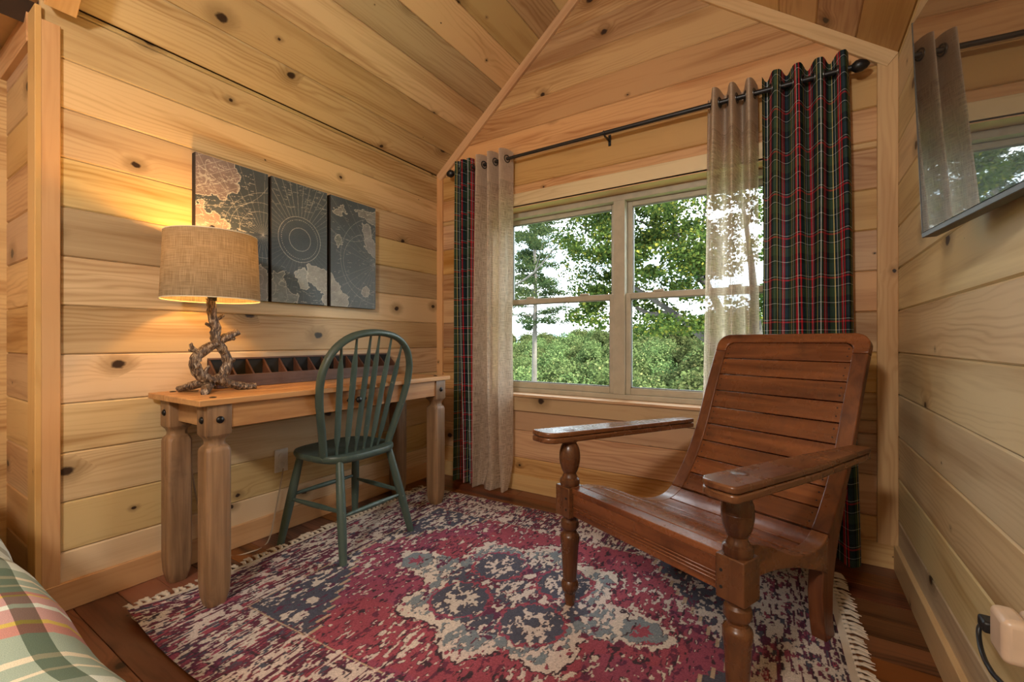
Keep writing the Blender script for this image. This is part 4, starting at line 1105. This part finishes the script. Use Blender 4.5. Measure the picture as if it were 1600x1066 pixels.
# ------------------------------------------------------------------ outlet, charger and lead on the right wall
po_ = (XR, 1.135, .43)
wo2 = root('wall_outlet', po_, label='white outlet plate low on the right wall behind the charger', cat='outlet')
MB().box(XR - .006, XR, 1.095, 1.170, .375, .500).build('plate', 'white', wo2, off=po_, bevel=.003)
for z in (.412, .462):
    MB().lathe([(.016, 0), (.016, .003), (.014, .004)], n=18).build('socket', 'white', wo2, smooth=40).matrix_local = Matrix.Translation((-.005, 0, z - .43)) @ Matrix.Rotation(-PI / 2, 4, 'Y')
ch = (XR - .045, 1.165, .425)
chg = root('wall_charger', ch, label='rounded beige plug-in charger on the right wall outlet', cat='charger')
MB().box(XR - .036, XR - .0075, 1.122, 1.192, .428, .508).build('rear_half', 'beige_plastic', chg, off=ch, bevel=.010, seg=4)
MB().box(XR - .074, XR - .037, 1.122, 1.192, .428, .508).build('front_half', 'beige_plastic', chg, off=ch, bevel=.012, seg=4)
ld = root('charging_lead', (XR - .09, 1.185, .43), label='black cable plugged into the beige charger', cat='cable')
of = (XR - .09, 1.185, .43)
MB().box(XR - .082, XR - .058, 1.186, 1.222, .446, .468).build('plug', 'black_plastic', ld, off=of, bevel=.005, seg=3)
MB().tube(curve_pts([(XR - .070, 1.216, .455), (XR - .078, 1.222, .440), (XR - .082, 1.208, .422), (XR - .085, 1.175, .410), (XR - .088, 1.12, .412), (XR - .080, 1.03, .405), (XR - .05, .92, .25), (XR - .03, .85, .004)]), .0042, 9).build('cable', 'black_plastic', ld, off=of, smooth=60)

# ------------------------------------------------------------------ bed with plaid quilt
BX0, BX1, BY0, BY1, BZ = -2.74, -.50, -1.35, .235, .60
bo_ = ((BX0 + BX1) / 2, (BY0 + BY1) / 2, 0)
bed = root('bed', bo_, label='low wooden bed under the plaid quilt at the lower left', cat='bed')
MB().box(BX0 + .03, BX1 - .08, BY0 + .06, BY1 - .08, .34, BZ - .035).build('mattress', 'white', bed, off=bo_, bevel=.05, seg=4)
MB().box(BX0, BX1 - .06, BY0 + .05, BY1 - .07, .16, .335).build('bed_frame', 'desk_x', bed, off=bo_, bevel=.01)
for x in (BX0 + .06, BX1 - .14):
    for y_ in (BY0 + .12, BY1 - .14): MB().box(x - .035, x + .035, y_ - .035, y_ + .035, 0, .17).build('leg', 'desk_z', bed, off=bo_, bevel=.004)
# quilt: a rounded sheet over the mattress, edges hanging
def cross(t):                                # arc length from the centre line: flat, roll over, drop
    hw_ = (BY1 - BY0) / 2; R_ = .11
    s = abs(t); sg = 1 if t >= 0 else -1
    if s < hw_ - R_: return sg * s, BZ
    a = (s - hw_ + R_) / R_
    if a < PI / 2: return sg * (hw_ - R_ + R_ * math.sin(a)), BZ - R_ * (1 - math.cos(a))
    return sg * (hw_ + .012 * math.sin(9 * 0)), max(.14, BZ - R_ - (s - hw_ + R_ - R_ * PI / 2))
nu, nv = 90, 80; Vq = []; UVq = []
tw = (BY1 - BY0) / 2 + .40; Lx = (BX1 - BX0)
for j in range(nv + 1):
    t = -tw + 2 * tw * j / nv
    y_, z_ = cross(t)
    for i in range(nu + 1):
        s = (Lx + .36) * i / nu; R_ = .11
        if s < Lx - R_: x, dz = s, 0
        else:
            a = (s - Lx + R_) / R_
            if a < PI / 2: x, dz = Lx - R_ + R_ * math.sin(a), R_ * (1 - math.cos(a))
            else: x, dz = Lx, R_ + (s - Lx + R_ - R_ * PI / 2)
        zz_ = max(.14, z_ - dz)
        dr = max(0, (BZ - zz_) / .4)
        zz_ += .010 * math.sin(11 * s + 3 * t) * math.sin(5 * t + 2 * s) * (1 - min(1, dr)) + .006 * math.sin(23 * s + 7 * t)
        yy_ = y_ + dr * .018 * math.sin(17 * s); xx_ = x + dr * .016 * math.sin(15 * t)
        cyy = (BY0 + BY1) / 2 + yy_
        Vq.append((BX0 + xx_, cyy, zz_)); UVq.append((Lx - s + .03 * math.sin(3 * t) , tw - .40 - t + .012 * math.sin(6 * s)))
fs = [(j * (nu + 1) + i, j * (nu + 1) + i + 1, (j + 1) * (nu + 1) + i + 1, (j + 1) * (nu + 1) + i) for j in range(nv) for i in range(nu)]
me = bpy.data.meshes.new('plaid_quilt'); me.from_pydata(Vq, [], fs); ul = me.uv_layers.new(name='UVMap')
li = np.array([l.vertex_index for l in me.loops]); ul.data.foreach_set('uv', np.array(UVq)[li].astype(np.float32).ravel())
me.materials.append(M['quilt']); me.shade_smooth()
ql = bpy.data.objects.new('plaid_quilt', me); COL.objects.link(ql)
so2 = ql.modifiers.new('thickness', 'SOLIDIFY'); so2.thickness = .012; so2.offset = -1
tag(ql, 'pale green, cream and pink plaid quilt spread over the bed', 'quilt')

# ------------------------------------------------------------------ unseen fill lamp, pendant-shaped, added behind the camera to brighten the room
LPX, LPY, LPZ = -.55, -1.05, 2.12
fill_root = root('fill_lamp', (LPX, LPY, LPZ), label='small unseen fill lamp added under the ceiling behind the viewer', cat='lamp')
MB().tube([(0, 0, .24), (0, 0, roof(LPX) - LPZ - .02)], .006, 8).build('cord', 'iron', fill_root, smooth=50)
MB().lathe([(.006, .24), (.022, .235), (.026, .20), (.024, .18), (.002, .18)], 0, 0, 20).build('socket', 'iron', fill_root, smooth=40)
MB().lathe([(.06, roof(LPX) - LPZ - .03), (.06, roof(LPX) - LPZ + .01)], 0, 0, 20).build('canopy', 'iron', fill_root, smooth=40)
l = bpy.data.lights.new('fill_lamp_light', 'POINT'); l.shadow_soft_size = .13; l.energy = FILL; l.color = (1, .96, .90)
lo2 = bpy.data.objects.new('fill_lamp_light', l); COL.objects.link(lo2); lo2.parent = fill_root; lo2.location = (0, 0, 0)

# ------------------------------------------------------------------ outdoors
def at(u, v, Yd):
    F = Vector((-math.sin(YAW), math.cos(YAW), 0)); R = Vector((math.cos(YAW), math.sin(YAW), 0))
    r = F + R * ((u - 800) / 691) + Vector((0, 0, 1)) * ((533 - v) / 691)
    return Vector((0, 0, 1)) + r * (Yd / r.y)
def canopy(x, y): return -3.3 + .062 * (y - 22) + (.105 * y * max(0, (x / y + .55)) if y > 0 else 0)
def gz(x, y): return -7.0 if y < 24 else canopy(x, y) - 7.5
vs = []; fs = []; G = 26
ys = [3, 6, 10, 14, 18, 22, 26, 32, 40, 50, 60, 72, 85, 100, 120, 150, 200]
for y_ in ys:
    for i in range(G + 1):
        x = -1.6 * y_ - 12 + (2.6 * y_ + 30) * i / G; vs.append((x, y_, min(gz(x, y_), -6.2 if y_ < 30 else 9)))
fs = [(j * (G + 1) + i, j * (G + 1) + i + 1, (j + 1) * (G + 1) + i + 1, (j + 1) * (G + 1) + i) for j in range(len(ys) - 1) for i in range(G)]
gm = MB().add(vs, fs).build('ground', 'ground', kind='structure', smooth=60)
def leaf_quads(mb, centres, size, rr, droop=.0, asp=.55):
    for c in centres:
        a = rr.uniform(0, 2 * PI); t = rr.uniform(-.9, .9); s = size * rr.uniform(.7, 1.3)
        u = Vector((math.cos(a) * math.cos(t), math.sin(a) * math.cos(t), math.sin(t) - droop)).normalized()
        v = u.cross(Vector((rr.uniform(-1, 1), rr.uniform(-1, 1), rr.uniform(-1, 1)))).normalized()
        c = Vector(c); b = len(mb.v)
        mb.v += [tuple(c - u * s * .5), tuple(c + v * s * asp * .5), tuple(c + u * s * .5), tuple(c - v * s * asp * .5)]
        mb.f.append((b, b + 1, b + 2, b + 3)); mb.fm.append(0)
def sph(rr):
    while True:
        p = Vector((rr.uniform(-1, 1), rr.uniform(-1, 1), rr.uniform(-1, 1)))
        if .01 < p.length < 1: return p
# forest crowns: three shared shapes
crowns = []
for q in range(3):
    rr = random.Random(100 + q); m = MB(); pts = []
    lobes = [(Vector((0, 0, 6.2)), 2.1)] + [(Vector((1.7 * math.cos(a + q), 1.7 * math.sin(a + q), 5.2 + rr.uniform(-.5, .9))), rr.uniform(1.1, 1.6)) for a in np.linspace(0, 2 * PI, 8)[:-1]]
    for c, r_ in lobes:
        for i in range(int(300 * r_ * r_)):
            p = sph(rr).normalized() * r_ * rr.uniform(.72, 1.12)
            if p.z < -.4 * r_: continue
            pts.append(c + p)
    leaf_quads(m, pts, .30, rr, asp=.7)
    for c, r_ in lobes:                      # dense heart of each lobe
        n = 10
        m.loft([[(c.x + .70 * r_ * math.cos(t) * math.cos(2 * PI * i / n), c.y + .70 * r_ * math.cos(t) * math.sin(2 * PI * i / n), c.z + .62 * r_ * math.sin(t)) for i in range(n)] for t in np.linspace(-1.4, 1.4, 7)])
    m.tube([(0, 0, -.6), (0, 0, 5)], [.25, .15], 7, mi=1)
    me = m.build('forest_tree', ['leaf_forest', 'trunk']); crowns.append(me.data); bpy.data.objects.remove(me)
rr = random.Random(5); cnt = 0; y_ = 23.0
while y_ < 125:
    stp_ = 3.35 + (y_ - 23) * .043
    x = -.86 * y_ - 3 + rr.uniform(0, stp_)
    while x < .30 * y_ + 2:
        o = bpy.data.objects.new('forest_tree', rr.choice(crowns)); COL.objects.link(o)
        s_ = rr.uniform(.72, 1.12) * (.9 + .0035 * (y_ - 23)); yj = y_ + rr.uniform(-1, 1) * stp_ * .4
        zc = canopy(x, yj) + rr.uniform(-1.6, 1.1) * (.8 + .008 * y_)
        o.location = (x, yj, max(zc - 8.3 * s_, -60)); o.rotation_euler = (0, 0, rr.uniform(0, 6.28)); o.scale = (s_, s_, s_)
        tag(o, 'rounded green broadleaf tree on the wooded hillside beyond the window', 'tree', 'forest trees on the hillside'); cnt += 1
        x += stp_ * rr.uniform(.85, 1.2)
    y_ += stp_ * 1.15
# far hazy ridge
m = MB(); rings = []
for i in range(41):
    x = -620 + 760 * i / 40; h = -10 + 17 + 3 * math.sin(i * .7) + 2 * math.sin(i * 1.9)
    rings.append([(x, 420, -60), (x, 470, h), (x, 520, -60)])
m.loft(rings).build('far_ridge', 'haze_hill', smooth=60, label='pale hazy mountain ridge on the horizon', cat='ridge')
def tree(name, base, label, limbs, clusters, leaf, bark, size, seed, asp=.55, droop=0.0, group=None, flat=1.0, shell=False):
    """limbs: polylines with radii; clusters: (centre, radius, count)"""
    rt = root(name, base, label=label, cat='tree', group=group); rr = random.Random(seed)
    m = MB()
    for pts, r0, r1 in limbs:
        P = curve_pts(pts, 4); n = len(P)
        m.tube(P, [r0 + (r1 - r0) * i / (n - 1) for i in range(n)], 8)
    m.build('trunk', bark, rt, off=base, smooth=60)
    m = MB(); pts = []
    for c, r_, k in clusters:
        for i in range(k):
            p = sph(rr); p.z *= flat; pts.append(Vector(c) + p * r_)
    leaf_quads(m, pts, size, rr, droop, asp); m.build('foliage', leaf, rt, off=base)
    return rt
# broadleaf tree close to the house, right panes and upper left pane
rr = random.Random(21)
tb = at(1195, 700, 9.0); tb.z = -7.0
J = at(1195, 640, 9.0)
lims = [([tb, Vector((tb.x, tb.y, -3)), J], .20, .15)]
tips = [(1090, 520, 8.7), (1045, 478, 8.5), (1010, 430, 8.3)]
def px(l): return [at(*q) for q in l]
lims += [([J] + px([(1120, 545, 8.8), (1090, 520, 8.6), (1050, 488, 8.4), (1000, 455, 8.2), (975, 440, 8.0)]), .10, .02),
         ([J] + px([(1150, 540, 9.2), (1110, 455, 9.2), (1080, 420, 9.1), (1060, 370, 9.0), (1050, 320, 9.0)]), .10, .018),
         (px([(1110, 455, 9.2), (1095, 400, 9.3), (1100, 340, 9.4), (1110, 280, 9.5)]), .05, .012),
         ([J] + px([(1180, 480, 9.4), (1170, 380, 9.6), (1150, 260, 9.8)]), .10, .02),
         (px([(1050, 488, 8.4), (1015, 490, 8.6), (985, 470, 8.8), (960, 420, 9.0), (930, 370, 9.2), (900, 345, 9.4)]), .045, .010),
         (px([(1060, 370, 9.0), (1010, 350, 9.1), (950, 330, 9.2), (905, 320, 9.3)]), .030, .008)]
cl = []
for u0, u1, v0, v1, k in ((960, 1110, 285, 430, 54), (1100, 1240, 270, 520, 26), (885, 955, 320, 440, 20), (980, 1100, 485, 522, 9), (890, 950, 400, 470, 6), (880, 950, 470, 505, 5), (1000, 1200, 150, 290, 16), (880, 950, 290, 330, 6), (960, 1110, 430, 470, 9)):
    for i in range(k):
        cl.append((at(rr.uniform(u0, u1), rr.uniform(v0, v1), rr.uniform(7.8, 10.0)), rr.uniform(.26, .50), 290))
tree('broadleaf_tree', tuple(tb), 'large sunlit broadleaf tree close outside the right window panes', lims, cl, 'leaf_maple', 'trunk', .068, 22, .75, flat=.55)
# tall thin conifer in the left pane
tb = at(835, 600, 19.0); tb.z = -7.0; tx, ty = tb.x, tb.y
lims = [([tb, Vector((tx, ty, 0)), Vector((tx + .05, ty, 4)), Vector((tx - .1, ty, 9.5))], .17, .05)]; cl = []
rr = random.Random(31)
for i in range(74):
    z = 1.7 + i * .10 + rr.uniform(-.1, .1); L = rr.uniform(1.0, 2.3) * (1 - .022 * i / 2); a = rr.uniform(0, 2 * PI)
    if 2.4 < z < 3.0 and rr.random() < .3: continue
    e_ = Vector((tx + L * math.cos(a), ty + L * math.sin(a), z + .12)); lims.append(([Vector((tx, ty, z)), Vector((tx + L * .5 * math.cos(a), ty + L * .5 * math.sin(a), z + .02)), e_], .03, .008))
    for k in (.35, .55, .75, .95): cl.append((Vector((tx, ty, z)).lerp(e_, k), rr.uniform(.30, .48), 120))
tree('pine_tree', tuple(tb), 'slender pale-trunked pine standing alone in the left window pane', lims, cl, 'leaf_pine', 'trunk_pale', .17, 32, .22, flat=.45)
# loose leafy tree further left whose long bare branch crosses the upper left pane
tb = at(690, 600, 12.0); tb.z = -7.0
K = at(690, 520, 12.0)
lims = [([tb, Vector((tb.x, tb.y, -2)), K, at(700, 300, 12.2)], .16, .08), ([K] + px([(740, 490, 11.9), (797, 452, 11.8), (835, 425, 11.6), (865, 390, 11.5), (905, 350, 11.4)]), .060, .012),
        (px([(835, 425, 11.6), (842, 405, 11.6), (848, 380, 11.6)]), .02, .006), (px([(865, 390, 11.5), (900, 385, 11.3), (930, 370, 11.2)]), .016, .005),
        ([at(700, 300, 12.2)] + px([(760, 330, 12.0), (830, 345, 11.8), (890, 340, 11.6)]), .04, .008)]
cl = []; rr = random.Random(41)
for i in range(64):
    cl.append((at(rr.uniform(720, 920), rr.uniform(315, 395), rr.uniform(11, 12.6)), rr.uniform(.22, .42), 60))
for i in range(30):
    cl.append((at(rr.uniform(720, 830), rr.uniform(400, 470), rr.uniform(11.5, 13)), rr.uniform(.32, .52), 110))
tree('broadleaf_tree', tuple(tb), 'loose leafy tree with a long pale bare branch crossing the upper left pane', lims, cl, 'leaf_thin', 'trunk_pale', .11, 42, .35, droop=.5, flat=.7)
print('forest trees', cnt)
